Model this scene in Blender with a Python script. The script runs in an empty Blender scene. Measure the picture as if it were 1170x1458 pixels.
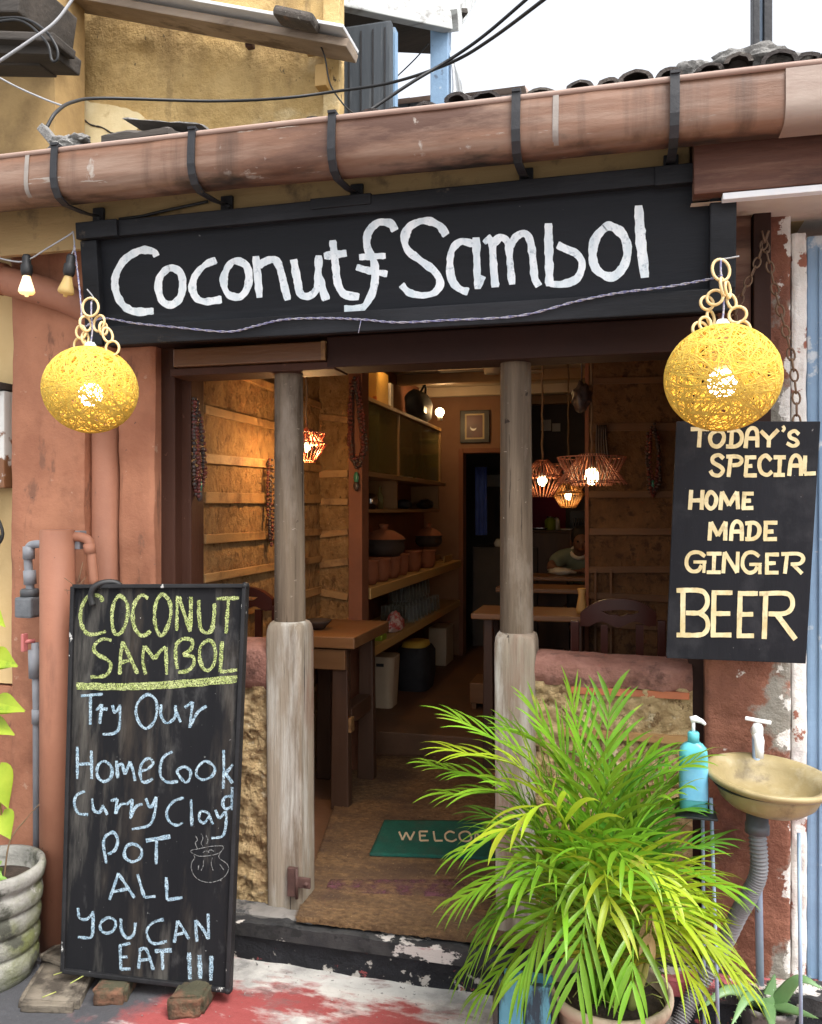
import bpy, bmesh, math, random
from mathutils import Vector, Matrix, noise
R = math.radians
random.seed(7)
C = bpy.context.scene.collection
scene = bpy.context.scene
# ------------------------------------------------------------------ camera, light, exposure
TH, F, CX, CY = R(14.5), 1172.0, 585.0, 725.0
EYE = Vector((0, -2.774, 1.41))
FW = Vector((-math.sin(TH), math.cos(TH), 0)); RT = Vector((math.cos(TH), math.sin(TH), 0)); UP = Vector((0, 0, 1))
cam = bpy.data.cameras.new('camera'); camo = bpy.data.objects.new('camera', cam); C.objects.link(camo)
camo.location = EYE; camo.rotation_euler = (R(90), 0, TH)
cam.sensor_fit = 'HORIZONTAL'; cam.sensor_width = 36; cam.lens = 36 * F / 1170; cam.shift_y = -4 / 1170
cam.clip_start = 0.05; cam.clip_end = 500
scene.camera = camo
w = bpy.data.worlds.new('World'); scene.world = w; w.use_nodes = True
nt = w.node_tree; nt.nodes.clear()
sky = nt.nodes.new('ShaderNodeTexSky'); sky.sky_type = 'NISHITA'; sky.sun_disc = False
sky.sun_elevation = R(60); sky.sun_rotation = R(125); sky.dust_density = 4; sky.air_density = 1.0
hs = nt.nodes.new('ShaderNodeHueSaturation'); hs.inputs['Saturation'].default_value = 0.22
bg = nt.nodes.new('ShaderNodeBackground'); bg.inputs[1].default_value = 0.15
wo = nt.nodes.new('ShaderNodeOutputWorld')
nt.links.new(sky.outputs[0], hs.inputs['Color']); nt.links.new(hs.outputs[0], bg.inputs[0]); nt.links.new(bg.outputs[0], wo.inputs[0])
sl = bpy.data.lights.new('sun', 'SUN'); sl.energy = 1.3; sl.angle = R(28); sl.color = (1, .97, .93)
so = bpy.data.objects.new('sun', sl); C.objects.link(so)
so.rotation_euler = (R(-30), 0, R(-125))
scene.view_settings.view_transform = 'Standard'; scene.view_settings.look = 'None'
scene.view_settings.exposure = 1.5; scene.view_settings.gamma = 1
scene.cycles.sample_clamp_indirect = 6
scene.cycles.caustics_reflective = False; scene.cycles.caustics_refractive = False
scene.cycles.max_bounces = 8

# ------------------------------------------------------------------ photo point -> world point on a real plane
def ray(px, py): return FW + RT * ((px - CX) / F) + UP * ((CY - py) / F)
def onY(px, py, y): d = ray(px, py); return EYE + d * ((y - EYE.y) / d.y)
def onX(px, py, x): d = ray(px, py); return EYE + d * ((x - EYE.x) / d.x)
def onZ(px, py, z): d = ray(px, py); return EYE + d * ((z - EYE.z) / d.z)
def onP(px, py, p, n): d = ray(px, py); return EYE + d * ((p - EYE).dot(n) / d.dot(n))
def V(*a): return Vector(a)

# ------------------------------------------------------------------ materials
def mat(name, c1, c2=None, scale=8, rough=.75, bump=.25, bscale=None, stretch=(1, 1, 1), detail=8, metal=0.0, layers=(), trans=0.0, island=0.0, spec=.4, lo=.3, hi=.7, bdist=.01, alpha=None, objrand=0.0, wave=None):
    m = bpy.data.materials.new(name); m.use_nodes = True
    t = m.node_tree; n = t.nodes; L = t.links
    b = n['Principled BSDF']; b.inputs['Roughness'].default_value = rough; b.inputs['Metallic'].default_value = metal
    b.inputs['Specular IOR Level'].default_value = spec
    co = n.new('ShaderNodeTexCoord')
    def nz(sc, st, det=8, off=0.0, rg=.6):
        mp = n.new('ShaderNodeMapping'); mp.inputs['Scale'].default_value = st; mp.inputs['Location'].default_value = (off, off * 1.7, off * .3)
        L.new(co.outputs['Object'], mp.inputs[0])
        x = n.new('ShaderNodeTexNoise'); x.inputs['Scale'].default_value = sc; x.inputs['Detail'].default_value = det; x.inputs['Roughness'].default_value = rg
        L.new(mp.outputs[0], x.inputs['Vector']); return x
    def ramp(src, a, z):
        r = n.new('ShaderNodeMapRange'); r.inputs[1].default_value = a; r.inputs[2].default_value = z; L.new(src, r.inputs[0]); return r.outputs[0]
    def mix(f, A, B, blend='MIX'):
        x = n.new('ShaderNodeMix'); x.data_type = 'RGBA'; x.blend_type = blend
        if isinstance(f, float): x.inputs[0].default_value = f
        else: L.new(f, x.inputs[0])
        for s, v in ((6, A), (7, B)):
            if isinstance(v, tuple): x.inputs[s].default_value = v + (1,) if len(v) == 3 else v
            else: L.new(v, x.inputs[s])
        return x.outputs[2]
    col = c1
    base = nz(scale, stretch, detail)
    if c2: col = mix(ramp(base.outputs[0], lo, hi), c1, c2)
    for k, ly in enumerate(layers):
        lc, ls, a, z = ly[:4]
        if not (len(ly) > 5 and ly[5]): a, z = a - .035, z - .06
        if z - a < .02: z = a + .02
        st = ly[4] if len(ly) > 4 and ly[4] else (1, 1, 1)
        f = nz(ls, st, 8, 3.3 + 2.1 * k, .65).outputs[0]
        if len(ly) > 5 and ly[5]:      # (axis, from, to): the layer only grows where the coordinate passes this band
            ax, u, v, gain = ly[5]
            sp = n.new('ShaderNodeSeparateXYZ'); L.new(co.outputs['Object'], sp.inputs[0])
            g = ramp(sp.outputs[ax], u, v)
            ad = n.new('ShaderNodeMath'); ad.operation = 'MULTIPLY_ADD'; L.new(g, ad.inputs[0]); ad.inputs[1].default_value = gain; L.new(f, ad.inputs[2]); f = ad.outputs[0]
        col = mix(ramp(f, a, z), col, lc)
    if island or objrand:
        if island:
            gi = n.new('ShaderNodeNewGeometry'); src = gi.outputs['Random Per Island']; amt = island
        else:
            gi = n.new('ShaderNodeObjectInfo'); src = gi.outputs['Random']; amt = objrand
        h = n.new('ShaderNodeHueSaturation'); 
        r = n.new('ShaderNodeMapRange'); r.inputs[3].default_value = 1 - amt; r.inputs[4].default_value = 1 + amt; L.new(src, r.inputs[0]); L.new(r.outputs[0], h.inputs['Value'])
        r2 = n.new('ShaderNodeMapRange'); r2.inputs[3].default_value = .5 - amt * .05; r2.inputs[4].default_value = .5 + amt * .05; L.new(src, r2.inputs[0]); L.new(r2.outputs[0], h.inputs['Hue'])
        if isinstance(col, tuple): h.inputs['Color'].default_value = col + (1,)
        else: L.new(col, h.inputs['Color'])
        col = h.outputs[0]
    if isinstance(col, tuple): b.inputs['Base Color'].default_value = col + (1,)
    else: L.new(col, b.inputs['Base Color'])
    if rough > .15 and c2:
        L.new(ramp(base.outputs[0], -.6, 1.6), b.inputs['Roughness']); rr = b.inputs['Roughness'].links[0].from_node
        rr.inputs[3].default_value = max(0, rough - .25); rr.inputs[4].default_value = min(1, rough + .25)
    if bump:
        bn = nz(bscale or scale * 3, stretch, 10, 5.0, .7)
        bp = n.new('ShaderNodeBump'); bp.inputs['Strength'].default_value = bump; bp.inputs['Distance'].default_value = bdist
        L.new(bn.outputs[0], bp.inputs['Height']); L.new(bp.outputs[0], b.inputs['Normal'])
    out = n['Material Output']
    if trans:
        tr = n.new('ShaderNodeBsdfTranslucent')
        if isinstance(col, tuple): tr.inputs[0].default_value = col + (1,)
        else: L.new(col, tr.inputs[0])
        ms = n.new('ShaderNodeMixShader'); ms.inputs[0].default_value = trans
        L.new(b.outputs[0], ms.inputs[1]); L.new(tr.outputs[0], ms.inputs[2]); L.new(ms.outputs[0], out.inputs[0])
    if alpha:
        sc, a, z = alpha
        tp = n.new('ShaderNodeBsdfTransparent'); ms = n.new('ShaderNodeMixShader')
        f = nz(sc, (1, 1, 1), 4, 9.0, .7).outputs[0]; L.new(ramp(f, a, z), ms.inputs[0])
        L.new(tp.outputs[0], ms.inputs[1]); L.new(b.outputs[0], ms.inputs[2]); L.new(ms.outputs[0], out.inputs[0])
    return m
def emit(name, col, s):
    m = bpy.data.materials.new(name); m.use_nodes = True; n = m.node_tree.nodes; b = n['Principled BSDF']
    b.inputs['Base Color'].default_value = (.8, .8, .8, 1); b.inputs['Emission Color'].default_value = col + (1,); b.inputs['Emission Strength'].default_value = s
    return m
def glassy(name, col, rough=.05, alpha=.25, rim=0.0):
    m = bpy.data.materials.new(name); m.use_nodes = True; n = m.node_tree.nodes; L = m.node_tree.links; b = n['Principled BSDF']
    b.inputs['Base Color'].default_value = col + (1,); b.inputs['Roughness'].default_value = rough
    tp = n.new('ShaderNodeBsdfTransparent'); tp.inputs[0].default_value = tuple(.5 + .5 * c for c in col) + (1,)
    ms = n.new('ShaderNodeMixShader'); ms.inputs[0].default_value = alpha
    if rim:
        lw = n.new('ShaderNodeLayerWeight'); lw.inputs[0].default_value = .5; mr = n.new('ShaderNodeMapRange'); mr.inputs[1].default_value = .45; mr.inputs[2].default_value = 1
        mr.inputs[3].default_value = alpha; mr.inputs[4].default_value = rim; L.new(lw.outputs['Facing'], mr.inputs[0]); L.new(mr.outputs[0], ms.inputs[0])
    L.new(tp.outputs[0], ms.inputs[1]); L.new(b.outputs[0], ms.inputs[2]); L.new(ms.outputs[0], n['Material Output'].inputs[0])
    return m

M = {}
M['terracotta'] = mat('terracotta_plaster', (.32, .13, .072), (.43, .19, .108), 5, .85, .6, 30, lo=.36, hi=.64, layers=[((.20, .080, .045), 3, .55, .75), ((.46, .27, .18), 14, .68, .75), ((.22, .10, .06), 9, .62, .70, (1, 1, .4)), ((.14, .07, .05), 40, .70, .74), ((.07, .045, .032), 5, .78, 1.0, None, (2, .35, -.15, .40)), ((.19, .085, .05), 9, .66, .78, (2, 1, .2))])
M['pipe_paint'] = mat('terracotta_pipe_paint', (.30, .125, .075), (.37, .165, .10), 6, .6, .2, 60, layers=[((.22, .095, .06), 9, .60, .78, (1, 1, .2)), ((.16, .08, .055), 30, .70, .74)])
M['pier_right'] = mat('peeling_terracotta', (.19, .072, .043), (.28, .115, .07), 6, .85, .8, 25, bdist=.03, lo=.36, hi=.64, layers=[((.12, .045, .03), 4, .56, .72), ((.27, .25, .21), 2.4, .68, .72, None, (0, 1.02, 1.14, .20)), ((.72, .69, .64), 8, .80, .82, None, (0, 1.09, 1.20, .36)), ((.68, .63, .57), 8, .70, .73), ((.42, .36, .31), 6, .90, .96, None, (2, .10, -.12, .5))])
M['brown_post'] = mat('red_brown_painted_wood', (.038, .015, .009), (.065, .026, .016), 8, .6, .35, 40, (1, 1, .12), spec=.2, layers=[((.13, .065, .045), 24, .68, .73)])
M['dark_post'] = mat('dark_brown_wood', (.020, .008, .006), (.036, .015, .010), 7, .65, .35, 30, (.3, 1, .3), spec=.2, layers=[((.2, .13, .1), 26, .74, .78)])
M['lintel'] = mat('oiled_lintel_wood', (.10, .045, .02), (.16, .075, .035), 9, .35, .3, 30, (.12, 1, 1))
M['black_wood'] = mat('black_painted_timber', (.006, .0065, .008), (.014, .015, .018), 7, .6, .4, 24, (.15, 1, 1), spec=.2, layers=[((.10, .08, .06), 9, .70, .80), ((.03, .032, .037), 3, .5, .8, (.3, 1, 1))])
M['sign_panel'] = mat('black_sign_paint', (.005, .006, .008), (.011, .012, .016), 5, .6, .35, 22, (.12, 1, 1), spec=.2, layers=[((.03, .033, .037), 6, .60, .85, (.1, 1, 1)), ((.10, .10, .10), 40, .74, .78)])
M['white_paint'] = mat('brushed_white_paint', (.58, .66, .70), (.80, .84, .86), 30, .6, .4, 60, (1, 1, .35), lo=.36, hi=.64, alpha=(110, .22, .34), layers=[((.34, .41, .46), 50, .60, .76)])
M['column_wood'] = mat('weathered_column_wood', (.075, .054, .036), (.19, .145, .10), 18, .85, .9, 40, (1, 1, .05), lo=.36, hi=.64, spec=.25, layers=[((.03, .021, .014), 44, .65, .70, (1, 1, .028)), ((.36, .30, .24), 40, .69, .74, (.5, 1, 2.2)), ((.22, .18, .14), 6, .58, .75, (1, 1, .3)), ((.03, .02, .014), 16, .70, .73)])
M['plinth_wood'] = mat('bleached_plinth_wood', (.15, .115, .08), (.32, .27, .205), 18, .85, .9, 36, (1, 1, .045), lo=.34, hi=.66, layers=[((.22, .13, .09), 5, .58, .75, (1, 1, .25)), ((.44, .42, .37), 8, .55, .70, (1, 1, .15)), ((.05, .038, .03), 44, .67, .71, (1, 1, .03)), ((.03, .028, .026), 7, .76, .79, (.5, 1, 4))])
M['stone'] = mat('rough_yellow_stone', (.42, .28, .13), (.66, .48, .25), 20, .9, 1.0, 60, bdist=.03, lo=.38, hi=.62, layers=[((.22, .13, .055), 26, .60, .68), ((.74, .60, .38), 30, .62, .70), ((.36, .23, .11), 5, .57, .7)])
M['pink_plaster'] = mat('faded_pink_plaster', (.22, .095, .068), (.34, .165, .125), 7, .85, .8, 30, bdist=.03, lo=.38, hi=.62, layers=[((.13, .06, .045), 12, .58, .72)])
M['red_strip'] = mat('orange_clay_strip', (.45, .14, .06), (.35, .12, .06), 20, .8, .3)
M['step_black'] = mat('peeling_black_paint', (.008, .008, .010), (.018, .018, .022), 8, .6, .7, 25, bdist=.03, spec=.25, layers=[((.40, .37, .33), 10, .80, .83, None, (2, -.02, -.15, .30)), ((.26, .06, .06), 9, .67, .70), ((.45, .42, .38), 26, .70, .73)])
M['step_top'] = mat('worn_step_edge', (.016, .016, .018), (.05, .048, .046), 12, .75, .6, 40, spec=.25, layers=[((.50, .46, .42), 9, .58, .62, (.5, 1, 1)), ((.40, .11, .12), 5, .58, .64, (.3, 1, 1)), ((.02, .02, .02), 16, .60, .66)])
M['ledge'] = mat('worn_grey_ledge', (.13, .12, .11), (.22, .20, .18), 10, .8, .5, 40, layers=[((.04, .04, .04), 8, .55, .65)])
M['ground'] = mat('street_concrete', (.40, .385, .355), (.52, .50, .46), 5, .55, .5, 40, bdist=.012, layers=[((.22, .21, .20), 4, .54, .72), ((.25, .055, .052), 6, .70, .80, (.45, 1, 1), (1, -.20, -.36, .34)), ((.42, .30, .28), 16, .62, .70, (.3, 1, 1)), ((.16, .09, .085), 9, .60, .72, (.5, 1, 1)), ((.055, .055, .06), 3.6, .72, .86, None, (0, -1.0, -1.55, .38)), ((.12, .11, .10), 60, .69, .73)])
M['street'] = mat('grey_street', (.22, .21, .20), (.32, .31, .30), 3, .8, .4, 30)
M['coir'] = mat('coir_fibre', (.13, .070, .032), (.33, .195, .088), 60, .95, 1.0, 70, (.7, 1.2, 1), lo=.34, hi=.66, bdist=.03, layers=[((.11, .062, .036), 6, .46, .70, (.4, 1, 1)), ((.42, .27, .13), 90, .64, .74)])
M['coir_purple'] = mat('faded_purple_coir', (.20, .08, .09), (.16, .05, .08), 60, .95, 1.0, 190, bdist=.015, alpha=(16, .42, .66))
M['green_mat'] = mat('green_door_mat', (.0, .055, .038), (.004, .085, .058), 40, .9, .6, 200, layers=[((.03, .06, .045), 6, .54, .75), ((.10, .10, .07), 60, .68, .74)])
M['mat_letters'] = mat('cream_mat_letters', (.42, .34, .22), (.5, .42, .28), 60, .9, .3)
M['inner_floor'] = mat('brown_inner_floor', (.10, .05, .025), (.15, .075, .04), 6, .6, .3, 40)
M['copper'] = mat('aged_copper_brown_gutter', (.125, .060, .034), (.205, .105, .064), 6, .5, .3, 30, (.2, 1, 1), lo=.36, hi=.64, layers=[((.25, .165, .12), 8, .55, .72, (.10, 1, 1)), ((.075, .032, .018), 5, .56, .70, (.25, 1, 1)), ((.33, .29, .25), 18, .68, .75, (.5, 1, .3)), ((.30, .26, .22), 34, .69, .73, (.10, 1, 1)), ((.06, .032, .02), 3, .58, .76, (1.6, 1, .1)), ((.028, .022, .018), 7, .84, 1.0, (.4, 1, 1), (2, .10, .035, .40))], spec=.4)
M['copper_joint'] = mat('grey_gutter_sealant', (.20, .17, .15), (.30, .27, .24), 12, .6, .2)
M['sleeve'] = mat('faded_gutter_sleeve', (.24, .17, .135), (.34, .27, .22), 7, .5, .2, 30, (.3, 1, 1), layers=[((.2, .12, .09), 6, .54, .74, (.3, 1, 1))])
M['lip'] = mat('gutter_lip', (.27, .17, .13), (.38, .28, .23), 12, .55, .2, 40, (.2, 1, 1))
M['black_iron'] = mat('black_iron', (.012, .012, .014), (.025, .025, .028), 20, .5, .2)
M['tan_fascia'] = mat('tan_fascia_board', (.30, .20, .085), (.40, .27, .125), 6, .75, .4, 30, (.2, 1, 1), layers=[((.12, .08, .045), 6, .58, .75)])
M['maroon_board'] = mat('brown_weathered_beam', (.075, .032, .022), (.15, .07, .045), 7, .6, .4, 30, (.15, 1, 1), lo=.36, hi=.64, spec=.25, layers=[((.22, .125, .085), 9, .58, .74, (.12, 1, 1)), ((.04, .018, .012), 6, .56, .70, (.2, 1, 1))])
M['white_strip'] = mat('white_trim', (.72, .74, .76), (.8, .8, .8), 20, .5, .1)
M['tin'] = mat('pale_soffit_board', (.52, .44, .36), (.64, .56, .48), 6, .7, .15, layers=[((.35, .27, .2), 5, .58, .72)])
M['tile'] = mat('weathered_roof_tile', (.045, .038, .034), (.10, .08, .068), 14, .9, .7, 50, bdist=.02, objrand=.5, layers=[((.22, .09, .055), 9, .62, .8), ((.22, .2, .17), 30, .66, .74)])
M['cement'] = mat('grey_cement_lump', (.20, .19, .18), (.33, .32, .30), 12, .95, .9, 40, bdist=.03)
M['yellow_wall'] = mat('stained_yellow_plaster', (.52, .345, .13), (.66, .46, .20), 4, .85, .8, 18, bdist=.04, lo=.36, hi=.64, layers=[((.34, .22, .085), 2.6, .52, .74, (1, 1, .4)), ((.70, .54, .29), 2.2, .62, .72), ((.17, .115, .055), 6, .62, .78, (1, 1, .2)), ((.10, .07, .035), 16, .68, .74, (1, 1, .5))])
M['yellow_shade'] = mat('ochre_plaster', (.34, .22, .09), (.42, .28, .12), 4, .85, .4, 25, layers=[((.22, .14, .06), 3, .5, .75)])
M['pale_patch'] = mat('pale_plaster_patch', (.70, .56, .30), (.80, .68, .42), 6, .85, .4, 25, layers=[((.5, .36, .17), 7, .60, .74)])
M['pale_yellow'] = mat('pale_yellow_plaster', (.60, .42, .19), (.68, .5, .25), 5, .85, .3)
M['eave_timber'] = mat('old_eave_timber', (.03, .026, .022), (.08, .066, .055), 9, .8, .6, 30, (.2, 1, 1))
M['sheet'] = mat('painted_roof_sheet', (.24, .18, .13), (.42, .33, .25), 6, .7, .4, 30, (.2, 1, 1), lo=.36, hi=.64, layers=[((.12, .085, .06), 7, .58, .72, (.3, 1, 1))])
M['sheet_under'] = mat('brown_sheet_underside', (.35, .2, .11), (.3, .17, .1), 5, .7, .2)
M['slate'] = mat('dark_slate_cladding', (.03, .038, .048), (.06, .07, .08), 8, .7, .4, 20, (1, 1, .15), layers=[((.12, .13, .14), 9, .58, .74, (1, 1, .1))])
M['blue'] = mat('blue_paint', (.17, .27, .40), (.22, .34, .48), 7, .55, .3, 30, layers=[((.5, .55, .58), 9, .62, .70), ((.1, .14, .2), 14, .68, .76)])
M['grey_beam'] = mat('grey_weathered_beam', (.42, .44, .43), (.62, .63, .61), 7, .7, .4, 30, (.2, 1, 1), layers=[((.2, .19, .18), 9, .56, .72, (.3, 1, 1))])
M['tarp'] = mat('white_tarpaulin', (.75, .77, .77), (.8, .8, .8), 10, .6, .2, trans=.3)
M['rubber'] = mat('black_cable', (.01, .01, .011), (.02, .02, .02), 30, .5, .05)
M['grey_cable'] = mat('grey_cable', (.28, .28, .29), (.35, .35, .36), 30, .5, .05)
M['blue_white_wire'] = mat('twisted_flex', (.42, .40, .42), (.16, .16, .32), 160, .5, .1, lo=.45, hi=.55)
M['yarn'] = mat('yellow_yarn', (.70, .45, .06), (.80, .57, .11), 60, .85, .3, 150, trans=.12, island=.16)
M['bamboo'] = mat('bamboo_ring', (.62, .44, .2), (.72, .56, .3), 30, .5, .2)
M['socket_white'] = mat('white_bakelite', (.8, .79, .75), None, rough=.4, bump=0)
M['bulb'] = emit('lit_bulb', (1, .92, .78), 7)
M['socket_tan'] = mat('tan_lamp_socket', (.42, .30, .15), None, rough=.6, bump=0)
M['bulb_soft'] = emit('lit_bulb_small', (1, .72, .36), 9)
M['clear_bulb'] = glassy('amber_glass_bulb', (.75, .55, .22), .1, .55)
M['chalk_black'] = mat('chalkboard_black', (.005, .0055, .007), (.012, .012, .013), 4, .75, .25, 30, (1, 1, .15), spec=.15, layers=[((.085, .08, .07), 14, .56, .80, (1, 1, .08)), ((.06, .048, .036), 6, .58, .84, (1, 1, .14)), ((.16, .16, .155), 3, .60, .90, (1, 1, .5)), ((.40, .40, .38), 80, .73, .77)])
M['board_frame'] = mat('worn_black_frame', (.008, .008, .009), (.018, .018, .019), 12, .5, .3, 40, spec=.25, layers=[((.4, .4, .38), 24, .68, .72, (1, 1, .5))])
M['chalk_yellow'] = mat('yellow_green_chalk', (.26, .32, .09), (.50, .56, .24), 60, .95, 0, lo=.36, hi=.64, alpha=(260, .34, .62))
M['chalk_blue'] = mat('pale_blue_chalk', (.22, .34, .43), (.44, .57, .65), 60, .95, 0, lo=.36, hi=.64, alpha=(260, .32, .62))
M['chalk_grey'] = mat('grey_chalk', (.17, .175, .17), None, rough=.95, bump=0, alpha=(150, .30, .55))
M['board_black'] = mat('black_menu_board', (.006, .0065, .009), (.013, .014, .018), 5, .6, .25, 26, (1, 1, .2), spec=.2, layers=[((.04, .04, .044), 5, .55, .85), ((.25, .25, .25), 60, .74, .78)])
M['cream_paint'] = mat('cream_letter_paint', (.56, .45, .22), (.74, .65, .40), 26, .65, .3, 60, (1, 1, .5), lo=.36, hi=.64, alpha=(80, .20, .32), layers=[((.44, .36, .2), 40, .58, .74)])
M['chain'] = mat('rusty_chain', (.09, .05, .03), (.15, .09, .05), 30, .7, .3)
M['ceramic'] = mat('glazed_ochre_clay', (.24, .185, .085), (.35, .28, .14), 10, .45, .25, 30, layers=[((.15, .11, .055), 9, .60, .75), ((.42, .37, .25), 5, .58, .75), ((.12, .09, .05), 40, .70, .74)])
M['hose'] = mat('grey_corrugated_hose', (.16, .16, .165), (.22, .22, .225), 20, .5, .1)
M['dark_pvc'] = mat('dark_grey_pvc', (.06, .065, .07), (.09, .095, .1), 20, .45, .1)
M['blue_metal'] = mat('pale_blue_metal', (.24, .33, .45), (.33, .42, .53), 15, .4, .15, layers=[((.15, .1, .07), 30, .68, .75)])
M['white_plastic'] = mat('white_plastic', (.78, .78, .77), None, rough=.35, bump=0)
M['soap'] = mat('turquoise_bottle', (.12, .50, .56), (.16, .56, .62), 8, .25, .03, trans=.25)
M['soap_label'] = mat('blue_bottle_label', (.12, .38, .58), (.2, .5, .68), 18, .4, 0)
M['pot_clay'] = mat('beige_plastic_pot', (.44, .34, .24), (.52, .42, .31), 10, .6, .2, layers=[((.25, .18, .12), 8, .58, .75)])
M['soil'] = mat('dark_soil', (.03, .02, .014), (.10, .07, .05), 30, 1, 1, 60, bdist=.03)
M['leaf'] = mat('palm_leaf', (.11, .255, .016), (.235, .41, .028), 5, .34, .08, 60, trans=.42, island=.3, layers=[((.34, .36, .06), 9, .66, .74)])
M['leaf_young'] = mat('young_palm_leaf', (.25, .37, .018), (.38, .46, .03), 5, .36, .08, 60, trans=.42, island=.25, layers=[((.38, .34, .07), 9, .66, .74)])
M['leaf_deep'] = mat('old_palm_leaf', (.06, .17, .016), (.12, .26, .025), 5, .38, .08, 60, trans=.35, island=.35)
M['leaf_dry'] = mat('dry_palm_leaf', (.30, .20, .08), (.42, .30, .13), 9, .7, .2, trans=.3, island=.3)
M['leaf_lime'] = mat('lime_leaf', (.30, .42, .03), (.44, .52, .05), 14, .4, .2, 40, trans=.42, layers=[((.18, .30, .03), 9, .60, .72)])
M['leaf_mid'] = mat('small_green_leaf', (.16, .33, .06), (.28, .43, .1), 5, .45, .1, trans=.35, island=.3)
M['aloe'] = mat('aloe_leaf', (.10, .20, .08), (.17, .28, .11), 7, .4, .15, layers=[((.4, .5, .35), 60, .70, .73)])
M['stem'] = mat('palm_cane', (.25, .30, .07), (.33, .33, .1), 12, .5, .2)
M['stem_dark'] = mat('brown_stem', (.13, .08, .04), (.2, .13, .07), 12, .7, .2)
M['concrete_pot'] = mat('mossy_concrete', (.17, .165, .145), (.33, .32, .285), 7, .9, .7, 30, bdist=.02, lo=.36, hi=.64, layers=[((.13, .14, .05), 4, .52, .70, None, (2, .25, -.1, .12)), ((.06, .06, .045), 7, .60, .70), ((.46, .45, .41), 16, .66, .74)])
M['brick'] = mat('mossy_brick', (.13, .06, .035), (.22, .105, .06), 14, .95, .9, 50, bdist=.02, layers=[((.06, .055, .03), 8, .48, .62), ((.3, .24, .16), 30, .68, .75)])
M['old_plank'] = mat('grey_old_plank', (.10, .08, .058), (.20, .17, .13), 10, .9, .7, 40, (.15, 1, 1), layers=[((.05, .04, .03), 8, .52, .66)])
M['rust_iron'] = mat('rusty_brown_iron', (.05, .025, .02), (.1, .05, .04), 25, .7, .4)
M['gate_valve'] = mat('red_valve', (.5, .16, .15), None, rough=.5, bump=0)
M['meter'] = mat('grey_water_meter', (.10, .11, .12), (.17, .18, .19), 20, .5, .3)
M['grey_pvc'] = mat('grey_pvc_pipe', (.20, .21, .23), (.27, .28, .30), 15, .5, .1)
M['white_box'] = mat('rusty_white_box', (.7, .7, .66), (.6, .6, .56), 8, .5, .2, layers=[((.2, .09, .04), 6, .55, .62)])
# interior
M['bark_panel'] = mat('earthen_panel', (.27, .145, .05), (.40, .235, .09), 22, .85, 1.0, 42, (1, 1, .8), lo=.36, hi=.64, bdist=.035, layers=[((.17, .085, .03), 30, .58, .70, (1, 1, .6)), ((.46, .28, .12), 50, .64, .74)])
M['plank'] = mat('plank_band', (.27, .15, .055), (.37, .215, .085), 10, .65, .5, 30, (.3, .3, 1), layers=[((.17, .085, .033), 9, .52, .7)])
M['shaded_panel'] = mat('earthen_panel_shaded', (.10, .048, .018), (.16, .082, .033), 14, .75, .7, 40, (1, 1, .7), lo=.36, hi=.64, bdist=.03, layers=[((.06, .028, .012), 20, .56, .68)])  # panel wood darkened: the right partition's shade is put into the colour
M['shaded_band'] = mat('plank_band_shaded', (.09, .042, .016), (.15, .075, .03), 10, .6, .3, 30, (.3, .3, 1))  # plank bands of that partition, their shade likewise painted into the brown
M['brown_wall'] = mat('brown_inner_wall', (.17, .062, .03), (.23, .09, .045), 5, .7, .25)
M['back_wall'] = mat('back_wall_paint', (.22, .11, .06), (.28, .15, .085), 4, .8, .2)
M['ceiling'] = mat('cream_ceiling_board', (.40, .33, .24), (.48, .4, .3), 5, .8, .2)
M['table_wood'] = mat('brown_table_wood', (.16, .072, .028), (.24, .12, .05), 9, .4, .25, 30, (.15, 1, 1))
M['table_dark'] = mat('dark_table_leg', (.05, .024, .014), (.09, .045, .026), 9, .5, .3, 30, (1, 1, .15))
M['mahogany'] = mat('polished_mahogany', (.035, .007, .004), (.06, .013, .007), 8, .35, .05, 30, (.3, 1, .3), spec=.3)
M['shelf_edge'] = mat('yellow_pine_shelf', (.42, .25, .08), (.52, .33, .12), 9, .5, .2, 30, (1, .15, 1))
M['cab_wood'] = mat('cabinet_wood', (.30, .17, .07), (.38, .23, .1), 9, .5, .2, 30, (1, .2, 1))
M['cab_glass'] = glassy('green_tinted_glass', (.36, .32, .12), .10, .45)
M['clay_red'] = mat('red_clay_pot', (.25, .08, .035), (.32, .12, .055), 12, .8, .3)
M['clay_black'] = mat('soot_black_clay', (.03, .022, .018), (.06, .04, .03), 10, .7, .3)
M['glass'] = glassy('clear_glass', (.75, .78, .76), .03, .05, .75)
M['stick_dark'] = mat('dark_red_stick', (.30, .10, .06), (.42, .17, .10), 30, .5, .1)
M['stick_light'] = mat('light_wood_stick', (.48, .24, .08), (.56, .32, .13), 30, .5, .1)
M['beads'] = mat('dark_beads', (.02, .02, .022), (.08, .05, .04), 60, .35, .1)
M['bead_red'] = mat('red_beads', (.16, .03, .02), (.05, .02, .02), 60, .4, .1)
M['jade'] = mat('green_pendant', (.03, .16, .1), None, rough=.3, bump=0)
M['flaky_white'] = mat('flaky_white_plaster', (.66, .63, .58), (.78, .76, .72), 9, .85, .6, 30, bdist=.02, layers=[((.30, .12, .08), 7, .60, .64), ((.35, .33, .3), 12, .66, .7)])
M['bin'] = mat('beige_bin', (.48, .38, .26), (.54, .44, .31), 6, .6, .1)
M['black_bag'] = mat('black_fabric_bag', (.012, .012, .014), (.03, .03, .034), 15, .7, .4)
M['yellow_plastic'] = mat('yellow_lid', (.6, .38, .06), None, rough=.5, bump=0)
M['carton'] = mat('golden_carton', (.62, .36, .07), (.72, .46, .12), 8, .5, .2, layers=[((.45, .12, .04), 7, .62, .66)])
M['red_pack'] = mat('red_white_packet', (.55, .10, .08), (.7, .55, .5), 30, .4, .4, lo=.48, hi=.55)
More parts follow.
